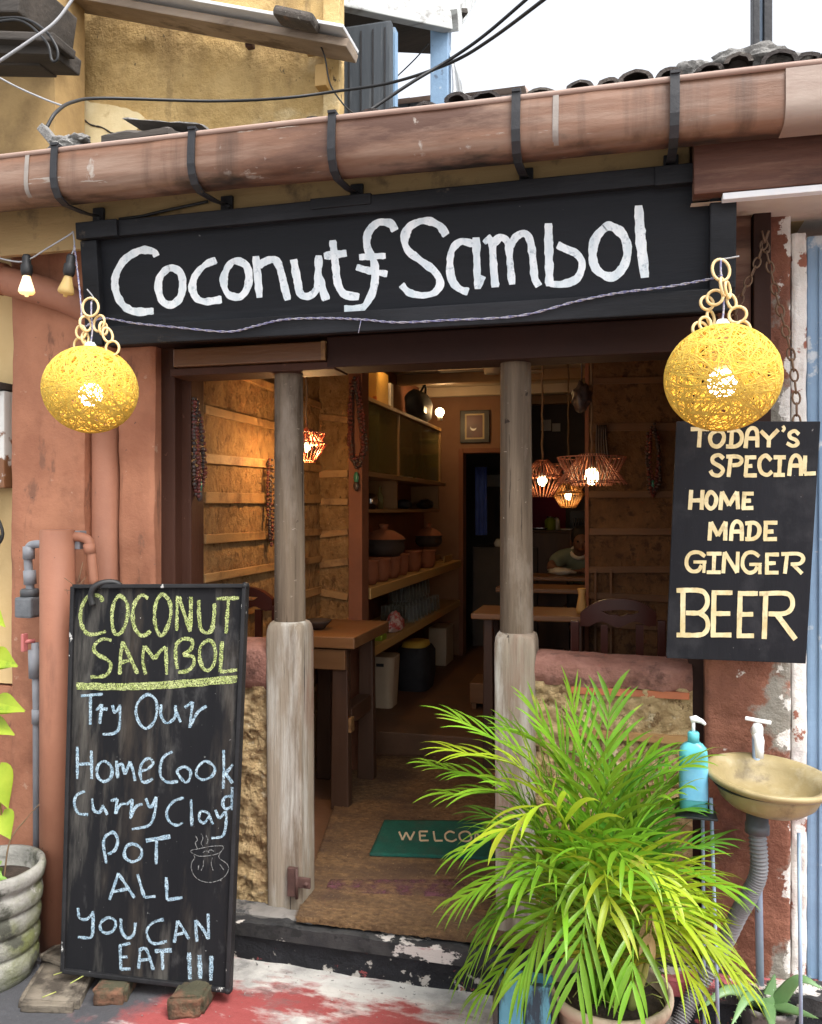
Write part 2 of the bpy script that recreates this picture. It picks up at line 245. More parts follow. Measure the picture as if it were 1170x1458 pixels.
M['paper'] = mat('paper', (.6, .57, .5), (.68, .65, .58), 20, .9, .05)
M['picture'] = mat('dark_red_picture', (.14, .02, .018), (.05, .01, .01), 6, .4, 0)
M['frame_black'] = mat('black_picture_frame', (.014, .010, .009), None, rough=.4, bump=0)
M['gold'] = mat('gilt_liner', (.45, .33, .16), None, rough=.4, bump=0)
M['magenta'] = mat('magenta_wall', (.22, .01, .045), (.28, .02, .06), 5, .7, .1)
M['kitchen'] = mat('dark_kitchen_wall', (.07, .06, .055), (.1, .085, .075), 5, .8, .1)
M['blue_cloth'] = mat('blue_cloth', (.03, .06, .28), (.05, .1, .4), 10, .9, .4)
M['shirt'] = mat('green_grey_shirt', (.16, .20, .15), (.21, .25, .19), 12, .9, .3)
M['skin'] = mat('brown_skin', (.16, .075, .045), (.19, .095, .06), 12, .55, .05)
M['hair'] = mat('black_hair', (.008, .007, .007), (.016, .014, .013), 60, .6, .4)
M['trousers'] = mat('dark_trousers', (.03, .03, .04), (.04, .04, .05), 12, .9, .2)
M['steel'] = mat('steel', (.5, .5, .5), None, rough=.25, bump=0, metal=1)
M['far_white'] = mat('far_white_house', (.7, .72, .74), (.78, .78, .78), 1, .8, 0)
M['far_tile'] = mat('far_tile_roof', (.42, .3, .24), (.52, .4, .33), 3, .8, .1)
M['blue_wood'] = mat('chipped_turquoise_paint', (.07, .24, .33), (.12, .33, .43), 8, .7, .5, 30, (1, 1, .2), layers=[((.03, .05, .07), 8, .58, .66, (1, 1, .2)), ((.4, .42, .40), 14, .64, .70)])

# ------------------------------------------------------------------ mesh building
ORG = {}
class MB:
    def __init__(s): s.v = []; s.f = []; s.sm = []
    def add(s, vs, fs, smooth=False):
        k = len(s.v); s.v += [Vector(v) for v in vs]
        for f in fs: s.f.append([k + i for i in f]); s.sm.append(smooth)
        return s
    def box(s, x0, x1, y0, y1, z0, z1, b=0.0):
        lo = Vector((min(x0, x1), min(y0, y1), min(z0, z1))); hi = Vector((max(x0, x1), max(y0, y1), max(z0, z1)))
        return s.hexa([V(lo.x, lo.y, lo.z), V(hi.x, lo.y, lo.z), V(hi.x, hi.y, lo.z), V(lo.x, hi.y, lo.z), V(lo.x, lo.y, hi.z), V(hi.x, lo.y, hi.z), V(hi.x, hi.y, hi.z), V(lo.x, hi.y, hi.z)], b)
    def hexa(s, p, b=0.0, seg=2):
        bm = bmesh.new(); vs = [bm.verts.new(v) for v in p]
        for f in ((3, 2, 1, 0), (4, 5, 6, 7), (0, 1, 5, 4), (1, 2, 6, 5), (2, 3, 7, 6), (3, 0, 4, 7)): bm.faces.new([vs[i] for i in f])
        if b: bmesh.ops.bevel(bm, geom=bm.edges[:], offset=b, segments=seg, profile=.6, affect='EDGES')
        return s.bm(bm)
    def bm(s, bm, smooth=False):
        bmesh.ops.recalc_face_normals(bm, faces=bm.faces[:])
        bm.verts.index_update()
        s.add([v.co.copy() for v in bm.verts], [[v.index for v in f.verts] for f in bm.faces], smooth); bm.free(); return s
    def bar(s, a, c, wx, wz, b=0.0, up=None):
        a = Vector(a); c = Vector(c); d = (c - a).normalized(); u = Vector(up) if up else (V(0, 0, 1) if abs(d.z) < .9 else V(0, 1, 0))
        x = d.cross(u).normalized() * wx / 2; z = x.cross(d).normalized() * wz / 2
        return s.hexa([a - x - z, a + x - z, c + x - z, c - x - z, a - x + z, a + x + z, c + x + z, c - x + z], b)
    def tube(s, pts, r, n=8, caps=True, closed=False, flat=None):
        pts = [Vector(p) for p in pts]; m = len(pts); rs = r if isinstance(r, (list, tuple)) else [r] * m
        vs = []; prev = None
        for i, p in enumerate(pts):
            if closed: t = (pts[(i + 1) % m] - pts[i - 1])
            else: t = pts[min(i + 1, m - 1)] - pts[max(i - 1, 0)]
            t = t.normalized() if t.length > 1e-9 else V(0, 0, 1)
            if prev is None:
                u = t.orthogonal().normalized()
            else:
                u = prev - t * prev.dot(t); u = u.normalized() if u.length > 1e-6 else t.orthogonal().normalized()
            prev = u; q = t.cross(u)
            for k in range(n): a = 2 * math.pi * k / n; vs.append(p + (u * math.cos(a) + q * math.sin(a)) * rs[i])
        fs = []
        for i in range(m if closed else m - 1):
            j = (i + 1) % m
            for k in range(n): fs.append((i * n + k, i * n + (k + 1) % n, j * n + (k + 1) % n, j * n + k))
        if caps and not closed: fs += [tuple(range(n - 1, -1, -1)), tuple(range((m - 1) * n, m * n))]
        return s.add(vs, fs, True)
    def lathe(s, c, prof, n=32, ang=0, jit=0.0, closed=False):
        c = Vector(c); vs = []; m = len(prof)
        for (r, z) in prof:
            for k in range(n):
                a = ang + 2 * math.pi * k / n; rr = max(r, .0002)
                if jit: rr *= 1 + jit * noise.noise(V(math.cos(a) * 2, math.sin(a) * 2, z * 9))
                vs.append(c + V(rr * math.cos(a), rr * math.sin(a), z))
        fs = [(i * n + k, i * n + (k + 1) % n, (i + 1) * n + (k + 1) % n, (i + 1) * n + k) for i in range(m - 1) for k in range(n)]
        if closed: fs += [((m - 1) * n + k, (m - 1) * n + (k + 1) % n, (k + 1) % n, k) for k in range(n)]
        return s.add(vs, fs, True)
    def torus(s, c, ax, R_, r, n=20, m=6, sq=1.0, updir=None):
        ax = Vector(ax).normalized(); u = ax.orthogonal().normalized()
        if updir is not None: u = (Vector(updir) - ax * Vector(updir).dot(ax)).normalized()
        q = ax.cross(u)
        return s.tube([Vector(c) + u * R_ * sq * math.cos(2 * math.pi * k / n) + q * R_ * math.sin(2 * math.pi * k / n) for k in range(n)], r, m, closed=True)
    def sphere(s, c, r, n=12, m=8, sc=(1, 1, 1)):
        vs = []; c = Vector(c)
        for i in range(m + 1):
            for k in range(n):
                t = math.pi * i / m; a = 2 * math.pi * k / n; x = max(math.sin(t), .01)
                vs.append(c + V(x * math.cos(a) * sc[0], x * math.sin(a) * sc[1], -math.cos(t) * sc[2]) * r)
        return s.add(vs, [(i * n + k, i * n + (k + 1) % n, (i + 1) * n + (k + 1) % n, (i + 1) * n + k) for i in range(m) for k in range(n)], True)
    def prism(s, poly, d):
        poly = [Vector(p) for p in poly]; d = Vector(d); n = len(poly)
        bm = bmesh.new(); a = [bm.verts.new(p) for p in poly]; b = [bm.verts.new(p + d) for p in poly]
        bm.faces.new(a); bm.faces.new(b[::-1])
        for i in range(n): bm.faces.new((a[i], a[(i + 1) % n], b[(i + 1) % n], b[i]))
        return s.bm(bm)
    def slab(s, o, ux, uz, n_, nx, nz, amp, fr, thick, seed=0.0, round_=0.0):
        """displaced face spanning o + ux + uz, bulging along n_, closed by a flat back"""
        o, ux, uz, n_ = Vector(o), Vector(ux), Vector(uz), Vector(n_).normalized(); vs = []
        for j in range(nz + 1):
            for i in range(nx + 1):
                u, v = i / nx, j / nz; p = o + ux * u + uz * v
                h = amp * noise.fractal(p * fr + V(seed, seed, seed), .8, 2.1, 5)
                e = min(u, 1 - u) * ux.length; g = min(v, 1 - v) * uz.length
                if round_: h -= round_ * (max(0, 1 - e / round_) ** 2 + max(0, 1 - g / round_) ** 2) * .7
                vs.append(p + n_ * h)
        W = nx + 1; fs = [(j * W + i, j * W + i + 1, (j + 1) * W + i + 1, (j + 1) * W + i) for j in range(nz) for i in range(nx)]
        bd = [i for i in range(W)] + [j * W + nx for j in range(1, nz + 1)] + [nz * W + i for i in range(nx - 1, -1, -1)] + [j * W for j in range(nz - 1, 0, -1)]
        s.add(vs, fs, True); nb = len(bd); top = [vs[b].copy() for b in bd]; low = []
        for b in bd:
            j, i = divmod(b, W); low.append(o + ux * (i / nx) + uz * (j / nz) - n_ * thick)
        sides = [((q + 1) % nb, q, nb + q, nb + (q + 1) % nb) for q in range(nb)] + [tuple(nb + q for q in range(nb - 1, -1, -1))]
        return s.add(top + low, sides, False)
    def build(s, name, m, parent=None, origin=None):
        if parent is not None: o0 = ORG[parent.name]
        else: o0 = Vector(origin) if origin is not None else s.base()
        me = bpy.data.meshes.new(name); me.from_pydata([v - o0 for v in s.v], [], s.f)
        me.polygons.foreach_set('use_smooth', s.sm); me.update()
        o = bpy.data.objects.new(name, me); C.objects.link(o); me.materials.append(M[m] if isinstance(m, str) else m)
        if parent is not None: o.parent = parent; o.location = (0, 0, 0)
        else: o.location = o0
        ORG[o.name] = o0
        return o
    def base(s):
        xs = [v.x for v in s.v]; ys = [v.y for v in s.v]; zs = [v.z for v in s.v]
        return V((min(xs) + max(xs)) / 2, (min(ys) + max(ys)) / 2, min(zs))
def thing(name, label, cat, loc, group=None):
    o = bpy.data.objects.new(name, None); C.objects.link(o); o.location = loc; o.empty_display_size = .1
    ORG[o.name] = Vector(loc); return tag(o, label, cat, group)
def tag(o, label, cat, group=None):
    o['label'] = label; o['category'] = cat
    if group: o['group'] = group
    return o
def struct(o): o['kind'] = 'structure'; return o
def dup(root, delta, label, group):
    r = root.copy(); C.objects.link(r); r.location = root.location + Vector(delta); r['label'] = label
    if group: r['group'] = group
    for ch in list(root.children):
        c = ch.copy(); C.objects.link(c); c.parent = r
        for g in list(ch.children):
            d = g.copy(); C.objects.link(d); d.parent = c
    ORG[r.name] = r.location.copy(); return r
def lamp_light(parent, loc, watt, col, rad):
    l = bpy.data.lights.new('lamp_glow', 'POINT'); l.energy = watt; l.color = col; l.shadow_soft_size = rad
    o = bpy.data.objects.new('lamp_glow', l); C.objects.link(o); o.parent = parent; o.location = Vector(loc) - ORG[parent.name]; return o
def spline(pts, sub=6, closed=False):
    P = [Vector(p) for p in pts]; n = len(P); out = []
    if n == 2: return [P[0].lerp(P[1], i / sub) for i in range(sub + 1)]
    for i in range(n if closed else n - 1):
        a = P[(i - 1) % n] if closed or i > 0 else P[0] * 2 - P[1]
        b = P[i]; c = P[(i + 1) % n]
        d = P[(i + 2) % n] if closed or i + 2 < n else c * 2 - b
        for k in range(sub):
            t = k / sub
            out.append(.5 * ((2 * b) + (c - a) * t + (2 * a - 5 * b + 4 * c - d) * t * t + (3 * b - a - 3 * c + d) * t ** 3))
    if not closed: out.append(P[-1].copy())
    return out

# lettering: strokes traced as centre lines, laid as thin paint on the board's own plane
def strokes(mb, lst, conv, p0, nrm, wpx, jit=.08, lift=.0012, taper=.15):
    nrm = Vector(nrm).normalized(); k = 0
    for st in lst:
        ws = wpx
        if isinstance(st[0], (int, float)): ws = st[0]; st = st[1:]
        if st[0] == 's': segs = [list(st[i:i + 2]) for i in range(1, len(st) - 1)]
        else: segs = [list(st)]
        for sg in segs:
            closed = len(sg) > 3 and sg[0] == sg[-1]
            pts = spline([V(a, b, 0) for a, b in (sg[:-1] if closed else sg)], 9, closed)
            if closed: pts.append(pts[0].copy()); pts.append(pts[1].copy())
            L3, R3 = [], []
            off = lift + .00012 * (k % 9); k += 1
            for i, p in enumerate(pts):
                t = (pts[min(i + 1, len(pts) - 1)] - pts[max(i - 1, 0)]); t = t.normalized() if t.length > 0 else V(1, 0, 0)
                q = V(-t.y, t.x, 0); e = min(i, len(pts) - 1 - i)
                ww = ws * .5 * (1 + jit * noise.noise(V(p.x * .03, p.y * .03, k * 3.1)) * 2.6)
                if e == 0 and not closed: ww *= 1 - taper
                j1 = 1 + jit * noise.noise(V(p.x * .09, p.y * .09, k * 1.7 + 40)); j2 = 1 + jit * noise.noise(V(p.x * .09, p.y * .09, k * 2.3 + 90)); a = p + q * ww * j1; b = p - q * ww * j2
                L3.append(onP(*conv(a.x, a.y), p0, nrm) + nrm * off); R3.append(onP(*conv(b.x, b.y), p0, nrm) + nrm * off)
            n = len(pts); mb.add(L3 + R3, [(i, i + 1, n + i + 1, n + i) for i in range(n - 1)])
    return mb
def cv(x0, y0, s): return lambda x, y: (x0 + x / s, y0 + y / s)

# ================================================================== THE SETTING
ZS = -0.15                                              # street level; the shop floor is z = 0
struct(MB().slab((-60, -60, ZS), (120, 0, 0), (0, 59.4, 0), (0, 0, 1), 4, 4, 0, 1, .4).build('street', 'street', origin=(0, 0, ZS - .4)))
g = MB().slab((-4, -2.9, ZS + .004), (7, 0, 0), (0, 2.95, 0), (0, 0, 1), 180, 90, .009, 2.2, .3, 4.0)
struct(g.build('ground', 'ground', origin=(0, 0, ZS)))
fl = MB().box(-1.7, 1.2, -.02, 1.78, -.3, -.004)
struct(fl.build('floor', 'inner_floor', origin=(0, 0, 0)))
struct(MB().box(-1.7, 1.2, 1.78, 7.0, -.3, .13, .008).build('raised_floor', 'inner_floor', origin=(0, 1.8, 0)))

# ------------------------------------------------------------------ the shop
shop = thing('shop_building', 'low terracotta shop front with an open doorway between two weathered wooden columns', 'building', (-.7, 0, 0))
def xat(px, py, y): return onY(px, py, y).x
# front piers and the recess behind the downpipe
xa0, xa1 = xat(15, 700, -.12), xat(118, 700, -.12)
MB().slab((xa0, -.12, ZS - .1), (xa1 - xa0, 0, 0), (0, 0, 2.75), (0, -1, 0), 14, 110, .010, 3.0, .3, 1.0, .012).build('front_pier', 'terracotta', shop)
xb0, xb1 = xat(168, 700, -.07), xat(219, 700, -.07)
MB().slab((xb0, -.07, ZS - .1), (xb1 - xb0, 0, 0), (0, 0, 2.4), (0, -1, 0), 12, 110, .010, 4.0, .2, 2.0, .012).build('front_pier', 'terracotta', shop)
MB().box(xa1 - .05, xb0 + .05, .03, .16, ZS, 2.3).build('recess_wall', 'terracotta', shop)
# door posts
xp1, xp2 = xat(249, 700, -.02), xat(272, 700, .03)
MB().box(xb1 - .02, xp1, -.02, .12, -.05, 2.02, .006).build('door_post', 'brown_post', shop)
MB().box(xp1 - .01, xp2, .03, .13, -.05, 2.02, .006).build('door_post', 'brown_post', shop)
xr0, xr1 = xat(980, 980, -.02), xat(1006, 980, -.06)
MB().box(xr0, xr1 + .03, -.02, .12, -.05, 2.02, .006).build('door_post', 'dark_post', shop)
# right pier
xq0, xq1 = xat(1004, 980, -.08), xat(1126, 980, -.08)
MB().slab((xq0, -.08, ZS - .1), (xq1 - xq0, 0, 0), (0, 0, 2.62), (0, -1, 0), 60, 220, .014, 3.6, .3, 6.0, .015).build('front_pier', 'pier_right', shop)
a = onY(1045, 320, -.14); b = onY(1072, 560, -.14); c = onY(1097, 560, -.14)
MB().box(a.x, b.x - .004, -.13, -.09, 1.72, 2.34, .004).build('pier_board', 'maroon_board', shop)
MB().box(b.x, c.x, -.15, -.09, 1.66, 2.34, .004).build('pier_board', 'dark_post', shop)
# half walls: stone below, rounded plaster cap above
def half_wall(x0, x1, seed, strip):
    zc_ = .835 if strip else .765
    MB().slab((x0, -.045, -.02), (x1 - x0, 0, 0), (0, 0, zc_ + .03), (0, -1, 0), max(12, int((x1 - x0) / .005)), 160, .016, 20, .16, seed).build('half_wall', 'stone', shop)
    m = MB(); n = max(10, int((x1 - x0) / .012)); prof = []
    for k in range(13):
        t = k / 12; ang = R(-20 + 200 * t) if False else math.pi * t
        prof.append((-.062 + .11 * (1 - math.cos(ang)), .895 + .030 * math.sin(ang)))
    prof = [(-.050, zc_), (-.062, zc_ + .025), (-.066, .875)] + prof + [(.158, .78)]
    vs = []
    for i in range(n + 1):
        x = x0 + (x1 - x0) * i / n
        for (y, z) in prof:
            h = .008 * noise.fractal(V(x * 7, y * 7, z * 7) + V(seed, 0, 0), .8, 2, 4) + .006 * noise.noise(V(x * 2.5, seed, 0))
            rg = .02 * max(0, (zc_ + .06 - z) / .07) * noise.fractal(V(x * 16, z * 16, seed), .8, 2, 3) if y < 0 else 0
            vs.append(V(x, y - h - rg, z + h))
    k = len(prof); m.add(vs, [(i * k + j, (i + 1) * k + j, (i + 1) * k + j + 1, i * k + j + 1) for i in range(n) for j in range(k - 1)], True)
    m.build('wall_cap', 'pink_plaster', shop)
    if strip:
        MB().slab((x0 + .13, -.056, .812), (x1 - x0 - .14, 0, 0), (0, 0, .022), (0, -1, 0), 30, 3, .008, 8, .02, 3).build('clay_strip', 'red_strip', shop)
        MB().slab((x0 + .10, -.060, .672), (x1 - x0 - .10, 0, 0), (0, 0, .024), (0, -1, 0), 30, 3, .006, 8, .02, 5).build('wood_strip', 'plank', shop)
xh0 = xat(390, 950, 0); 
half_wall(xp2 - .02, xh0, 3.0, False)
half_wall(xat(758, 950, 0), xr0 + .01, 8.0, True)
# columns: round shaft above a squared, bleached foot
def column(px_top, px_bot, zc):
    xt = xat(px_top, 560, 0); xb = xat(px_bot, 1000, 0)
    col = MB(); n = 88
    def ring(z, x, r, e, tw=0.0):
        o = []
        for k in range(n):
            a = 2 * math.pi * (k + .5) / n + tw; cs, sn = math.cos(a), math.sin(a)
            q = (abs(cs) ** e + abs(sn) ** e) ** (-1 / e)
            q *= 1 + .012 * noise.noise(V(cs * 3, sn * 3, z * 4 + px_top)) + (.010 if e > 5 else .008) * min(0, noise.noise(V(cs * 9, sn * 9, z * .9 + px_top)) + .15)
            o.append(V(x + r * q * cs, r * q * sn, z))
        return o
    def loft(rings, name, m, par):
        b = MB(); vs = [p for rg in rings for p in rg]; m_ = len(rings)
        b.add(vs, [(i * n + k, i * n + (k + 1) % n, (i + 1) * n + (k + 1) % n, (i + 1) * n + k) for i in range(m_ - 1) for k in range(n)], True)
        b.add(rings[-1], [tuple(range(n))]); b.add(rings[0], [tuple(range(n - 1, -1, -1))])
        return b.build(name, m, par)
    root = bpy.data.objects.new('column', None); C.objects.link(root); root.parent = shop; ORG[root.name] = ORG[shop.name]
    lx = lambda z: xb + (xt - xb) * z / 1.9
    loft([ring(zc - .01 + (1.915 - zc) * t, lx(zc + .9 * t), .056 - .005 * t, 2) for t in [i / 14 for i in range(15)]], 'shaft', 'column_wood', root)
    zs = [(-.03, .066, 24), (.1, .0655, 22), (.2, .0665, 24), (.35, .066, 20), (.5, .0665, 22), (.75, .067, 20), (zc - .06, .0675, 16), (zc - .03, .0675, 10), (zc - .012, .066, 6), (zc - .002, .063, 3.6), (zc + .003, .059, 2.2)]
    loft([ring(z, lx(z), r, e) for z, r, e in zs], 'plinth', 'plinth_wood', root)
    return root, lx
colL, lxL = column(411, 415, 1.005)
colR, lxR = column(734, 737, .995)
h = onY(408, 1255, -.09)
h.x += .002; hg = MB().box(h.x - .003, h.x + .032, -.084, -.066, h.z - .055, h.z + .045, .003).box(h.x + .034, h.x + .082, -.082, -.071, h.z - .022, h.z + .015, .004)
hg.tube([(h.x + .068, -.090, h.z - .005), (h.x + .068, -.068, h.z - .005)], .007, 8).tube([(h.x + .032, -.082, h.z - .06), (h.x + .032, -.082, h.z + .045)], .006, 8)
hg.build('hinge', 'rust_iron', colL)
# lintel and beams
xl = xat(246, 520, -.1); xm = xat(462, 520, -.1)
MB().box(xl, xm, -.10, .06, 1.925, 1.99, .005).build('lintel', 'lintel', shop)
MB().box(xl - .02, xm + .03, -.085, .06, 1.895, 1.922, .004).build('lintel_strip', 'brown_post', shop)
MB().box(xm + .003, .28, -.088, .06, 1.90, 2.008, .006).build('lintel', 'dark_post', shop)
MB().box(-1.85, .28, -.09, .10, 2.012, 2.30, .004).build('lintel', 'dark_post', shop)
MB().box(xm - .012, xm + .002, -.104, -.09, 1.925, 1.99).build('lintel_bracket', 'plank', shop)
# wall over the opening and fascia under the gutter
MB().box(xa0, .54, .0, .2, 2.302, 2.60).build('upper_wall', 'tan_fascia', shop)
xf1 = xat(985, 220, -.36)
MB().box(-3.2, xf1, -.275, -.25, 2.32, 2.50, .004).build('fascia', 'tan_fascia', shop)
MB().box(xf1 + .004, 1.6, -.37, -.31, 2.282, 2.52, .004).build('fascia', 'maroon_board', shop)
MB().box(xf1 + .08, 1.6, -.366, -.335, 2.262, 2.280, .002).build('fascia_strip', 'white_strip', shop)
m = MB(); vs = []; nx = 90
for i in range(nx + 1):
    x = xf1 + (1.6 - xf1) * i / nx
    for y, z in ((-.335, 2.268), (.3, 2.34)): vs.append(V(x, y, z + .002 * math.sin(x * 9)))
m.add(vs, [(2 * i, 2 * i + 1, 2 * i + 3, 2 * i + 2) for i in range(nx)], True).build('soffit', 'tin', shop)
MB().box(-3.2, xf1 - .01, -.249, .0, 2.46, 2.49).build('soffit', 'tan_fascia', shop)
# step
m = MB().slab((-2.4, -.155, ZS - .05), (3.4, 0, 0), (0, 0, .165), (0, -1, 0), 200, 22, .012, 5, .3, 2.0)
m.build('step_riser', 'step_black', shop)
m = MB().slab((-2.4, -.168, .016 - .028), (3.4, 0, 0), (0, .165, 0), (0, 0, 1), 260, 18, .009, 11, .05, 5.0, .005)
m.build('step_edge', 'step_top', shop)
MB().slab((xp2 - .05, -.125, .0), (xat(445, 1290, -.1) - xp2 + .06, 0, 0), (0, .12, 0), (0, 0, 1), 50, 12, .008, 9, .02, 9.0, .01).build('step_ledge', 'ledge', shop)

# ------------------------------------------------------------------ roof tiles (each tile a part of the roof)
roof = MB()
sl_ = R(19)
def rp(x, s, h): return V(x, -.40 + s * math.cos(sl_), 2.572 - .011 * (x + 1.98) + s * math.sin(sl_) + h)
roof.add([rp(-3.3, 0, 0), rp(1.8, 0, 0), rp(1.8, 5.4, 0), rp(-3.3, 5.4, 0)], [(0, 1, 2, 3)]).add([rp(-3.3, 0, -.06), rp(1.8, 0, -.06), rp(1.8, 5.4, -.06), rp(-3.3, 5.4, -.06)], [(3, 2, 1, 0)])
roof = roof.build('roof', 'eave_timber', shop)
rnd = random.Random(4)
for i in range(26):
    x = -1.62 + i * .0875 + rnd.uniform(-.014, .014)
    lift = .022 + .040 * max(0, (x + 1.3) / 1.9) + rnd.uniform(-.010, .014)
    if i < 6: lift += .004
    r_ = rnd.uniform(.036, .052); s0 = rnd.uniform(-.03, .05); n = 8; yaw = rnd.uniform(-.10, .10); hgt = rnd.uniform(.5, .85); vs = []
    for s in (s0, s0 + .2, s0 + .42):
        for rr in (r_, r_ - .013):
            for k in range(n + 1):
                a = math.pi * k / n; wob = 1 + .12 * noise.noise(V(i * 7.1, k * .9, s * 4))
                vs.append(rp(x + (s - s0) * yaw + rr * math.cos(a) * wob, s + .012 * noise.noise(V(i, k, 3)), lift + rr * math.sin(a) * hgt * wob))
    W = n + 1; fs = []
    for q in range(2):
        o0 = q * 2 * W; o1 = (q + 1) * 2 * W
        for k in range(n):
            fs.append((o0 + k, o0 + k + 1, o1 + k + 1, o1 + k)); fs.append((o0 + W + k + 1, o0 + W + k, o1 + W + k, o1 + W + k + 1))
    for k in range(n): fs.append((k + 1, k, W + k, W + k + 1))
    MB().add(vs, fs).build('roof_tile', 'tile', roof)
# second course behind, seen between the first ones
for i in range(26):
    x = -1.58 + i * .0875 + rnd.uniform(-.02, .02)
    vs = []; n = 6; lf = .03 + .03 * max(0, (x + 1.3) / 1.9)
    for s in (.30, .80):
        for k in range(n + 1): a = math.pi * k / n; vs.append(rp(x + .05 * math.cos(a), s, lf + .04 * math.sin(a)))
    MB().add(vs, [(k, k + 1, n + 2 + k, n + 1 + k) for k in range(n)], True).build('roof_tile', 'tile', roof)
def lump(mb, c, r, sc, seed):
    c = Vector(c); bm = bmesh.new(); bmesh.ops.create_icosphere(bm, subdivisions=4, radius=1)
    for v in bm.verts:
        d = v.co.normalized(); v.co = c + V(d.x * sc[0], d.y * sc[1], d.z * sc[2]) * r * (1 + .35 * noise.fractal(d * 1.6 + V(seed, 0, 0), .7, 2, 5))
    return mb.bm(bm, True)
a = onY(1065, 92, -.30); b = onY(985, 102, -.30)
tag(lump(lump(MB(), a, .06, (1.9, 1, .7), 2), a + V(.10, 0, -.02), .05, (1.6, 1, .6), 5).build('cement_lump', 'cement'), 'grey cement lump packed round the foot of the steel post', 'cement')
tag(lump(MB(), b - V(0, 0, .01), .045, (1.2, 1, .8), 9).build('cement_lump', 'cement'), 'smaller grey cement lump on the roof edge left of the steel post', 'cement')
# loose slates and rubble at the roof edge on the far side
def flat_stone(p0, p1, y, dz, th, seed, name, m, label, cat):
    a = onY(*p0, y); b = onY(*p1, y); mb = MB()
    mb.slab((a.x, y - .10, a.z), (b.x - a.x, 0, b.z - a.z), (0, .22, dz), (0, 0, 1), 16, 8, .012, 9, th, seed, .01)
    tag(mb.build(name, m), label, cat)
flat_stone((170, 208), (262, 196), -.34, .04, .03, 1, 'slate_slab', 'eave_timber', 'dark flat slab lying lowest on the roof edge by the yellow wall', 'slab')
flat_stone((198, 182), (306, 190), -.20, .02, .014, 5, 'slate_slab', 'cement', 'grey curled slab propped above the dark slab on the roof edge', 'slab')
a = onY(95, 210, -.34)
tag(lump(lump(MB(), a, .045, (1.6, 1, .7), 3), a + V(.05, 0, .02), .03, (1.3, 1, .6), 8).build('rubble', 'cement'), 'broken white plaster rubble on the roof edge under the cable stub', 'rubble')
a = onY(60, 182, -.3); b = onY(82, 208, -.3)
tag(MB().bar(a, b, .035, .03, .004).build('cable_stub', 'cement'), 'grey stub of conduit leaning at the roof corner', 'conduit')

# ------------------------------------------------------------------ gutter
gut = thing('roof_gutter', 'long copper brown roof gutter with black iron brackets along the eave', 'gutter', (-.7, -.44, 2.38))
gp = [(-.490, 2.565), (-.500, 2.560), (-.503, 2.53), (-.506, 2.48), (-.5055, 2.463), (-.502, 2.447), (-.495, 2.435), (-.484, 2.427), (-.470, 2.423), (-.455, 2.422), (-.41, 2.422), (-.385, 2.436), (-.380, 2.50), (-.380, 2.56)]
gi = [(y + (.004 if y < -.43 else -.004), z + .004) for y, z in gp][::-1]
x0g, x1g = -3.4, 1.7; nxg = 120; ring_ = gp + gi; k = len(ring_); vs = []
for i in range(nxg + 1):
    x = x0g + (x1g - x0g) * i / nxg; sag = .004 * noise.noise(V(x * 1.3, 0, 0)); bow = .004 * noise.noise(V(x * 2.1, 5, 0)) + .003 * noise.noise(V(x * 7, 9, 0))
    vs += [V(x, y + bow, z + sag) for y, z in ring_]
MB().add(vs, [(i * k + j, (i + 1) * k + j, (i + 1) * k + (j + 1) % k, i * k + (j + 1) % k) for i in range(nxg) for j in range(k)], True).build('trough', 'copper', gut)
MB().tube([(x0g + (x1g - x0g) * i / 60, -.497, 2.566 + .004 * noise.noise(V((x0g + (x1g - x0g) * i / 60) * 1.3, 0, 0))) for i in range(61)], .009, 6).build('lip', 'lip', gut)
gut.rotation_euler.y = .011; gut.location.z -= .014
def jnt(px, w_):
    x = xat(px, 220, -.51); m = MB(); vs = []
    for xx in (x - w_, x + w_): vs += [V(xx, y - .003 if y < -.43 else y, z - (.003 if z < 2.40 else 0)) for y, z in gp[1:11]]
    m.add(vs, [(j, j + 1, 10 + j + 1, 10 + j) for j in range(9)], True).build('joint', 'copper_joint', gut)
for px, w_ in ((36, .008), (790, .008)): jnt(px, w_)
x = xat(1118, 200, -.51); vs = []
for xx in (x, 1.7): vs += [V(xx, y - .0035 if y < -.43 else y, z - (.003 if z < 2.40 else 0)) for y, z in gp[1:11]]
MB().add(vs, [(j, j + 1, 10 + j + 1, 10 + j) for j in range(9)], True).build('repair_sleeve', 'sleeve', gut)
for px, pb in ((74, 122), (270, 290), (470, 490), (733, 738), (960, 955), (1290, 1280)):
    x = xat(px, 220, -.52); bw = .012; m = MB(); path = [(-.512, 2.582), (-.517, 2.52), (-.518, 2.47), (-.511, 2.440), (-.492, 2.414), (-.455, 2.402), (-.36, 2.41), (-.284, 2.425)]
    vs = []
    for y, z in path: vs += [V(x - bw, y, z), V(x + bw, y, z), V(x + bw, y + .006, z + .005), V(x - bw, y + .006, z + .005)]
    fs = [(4 * i + j, 4 * i + (j + 1) % 4, 4 * i + 4 + (j + 1) % 4, 4 * i + 4 + j) for i in range(len(path) - 1) for j in range(4)]
    m.add(vs, fs); m.box(x - bw, x + bw, -.517, -.47, 2.575, 2.583).box(x - .018, x + .024, -.290, -.276, 2.405, 2.455, .003)
    m.sphere((x + .014, -.292, 2.418), .008, 8, 6).build('bracket', 'black_iron', gut)

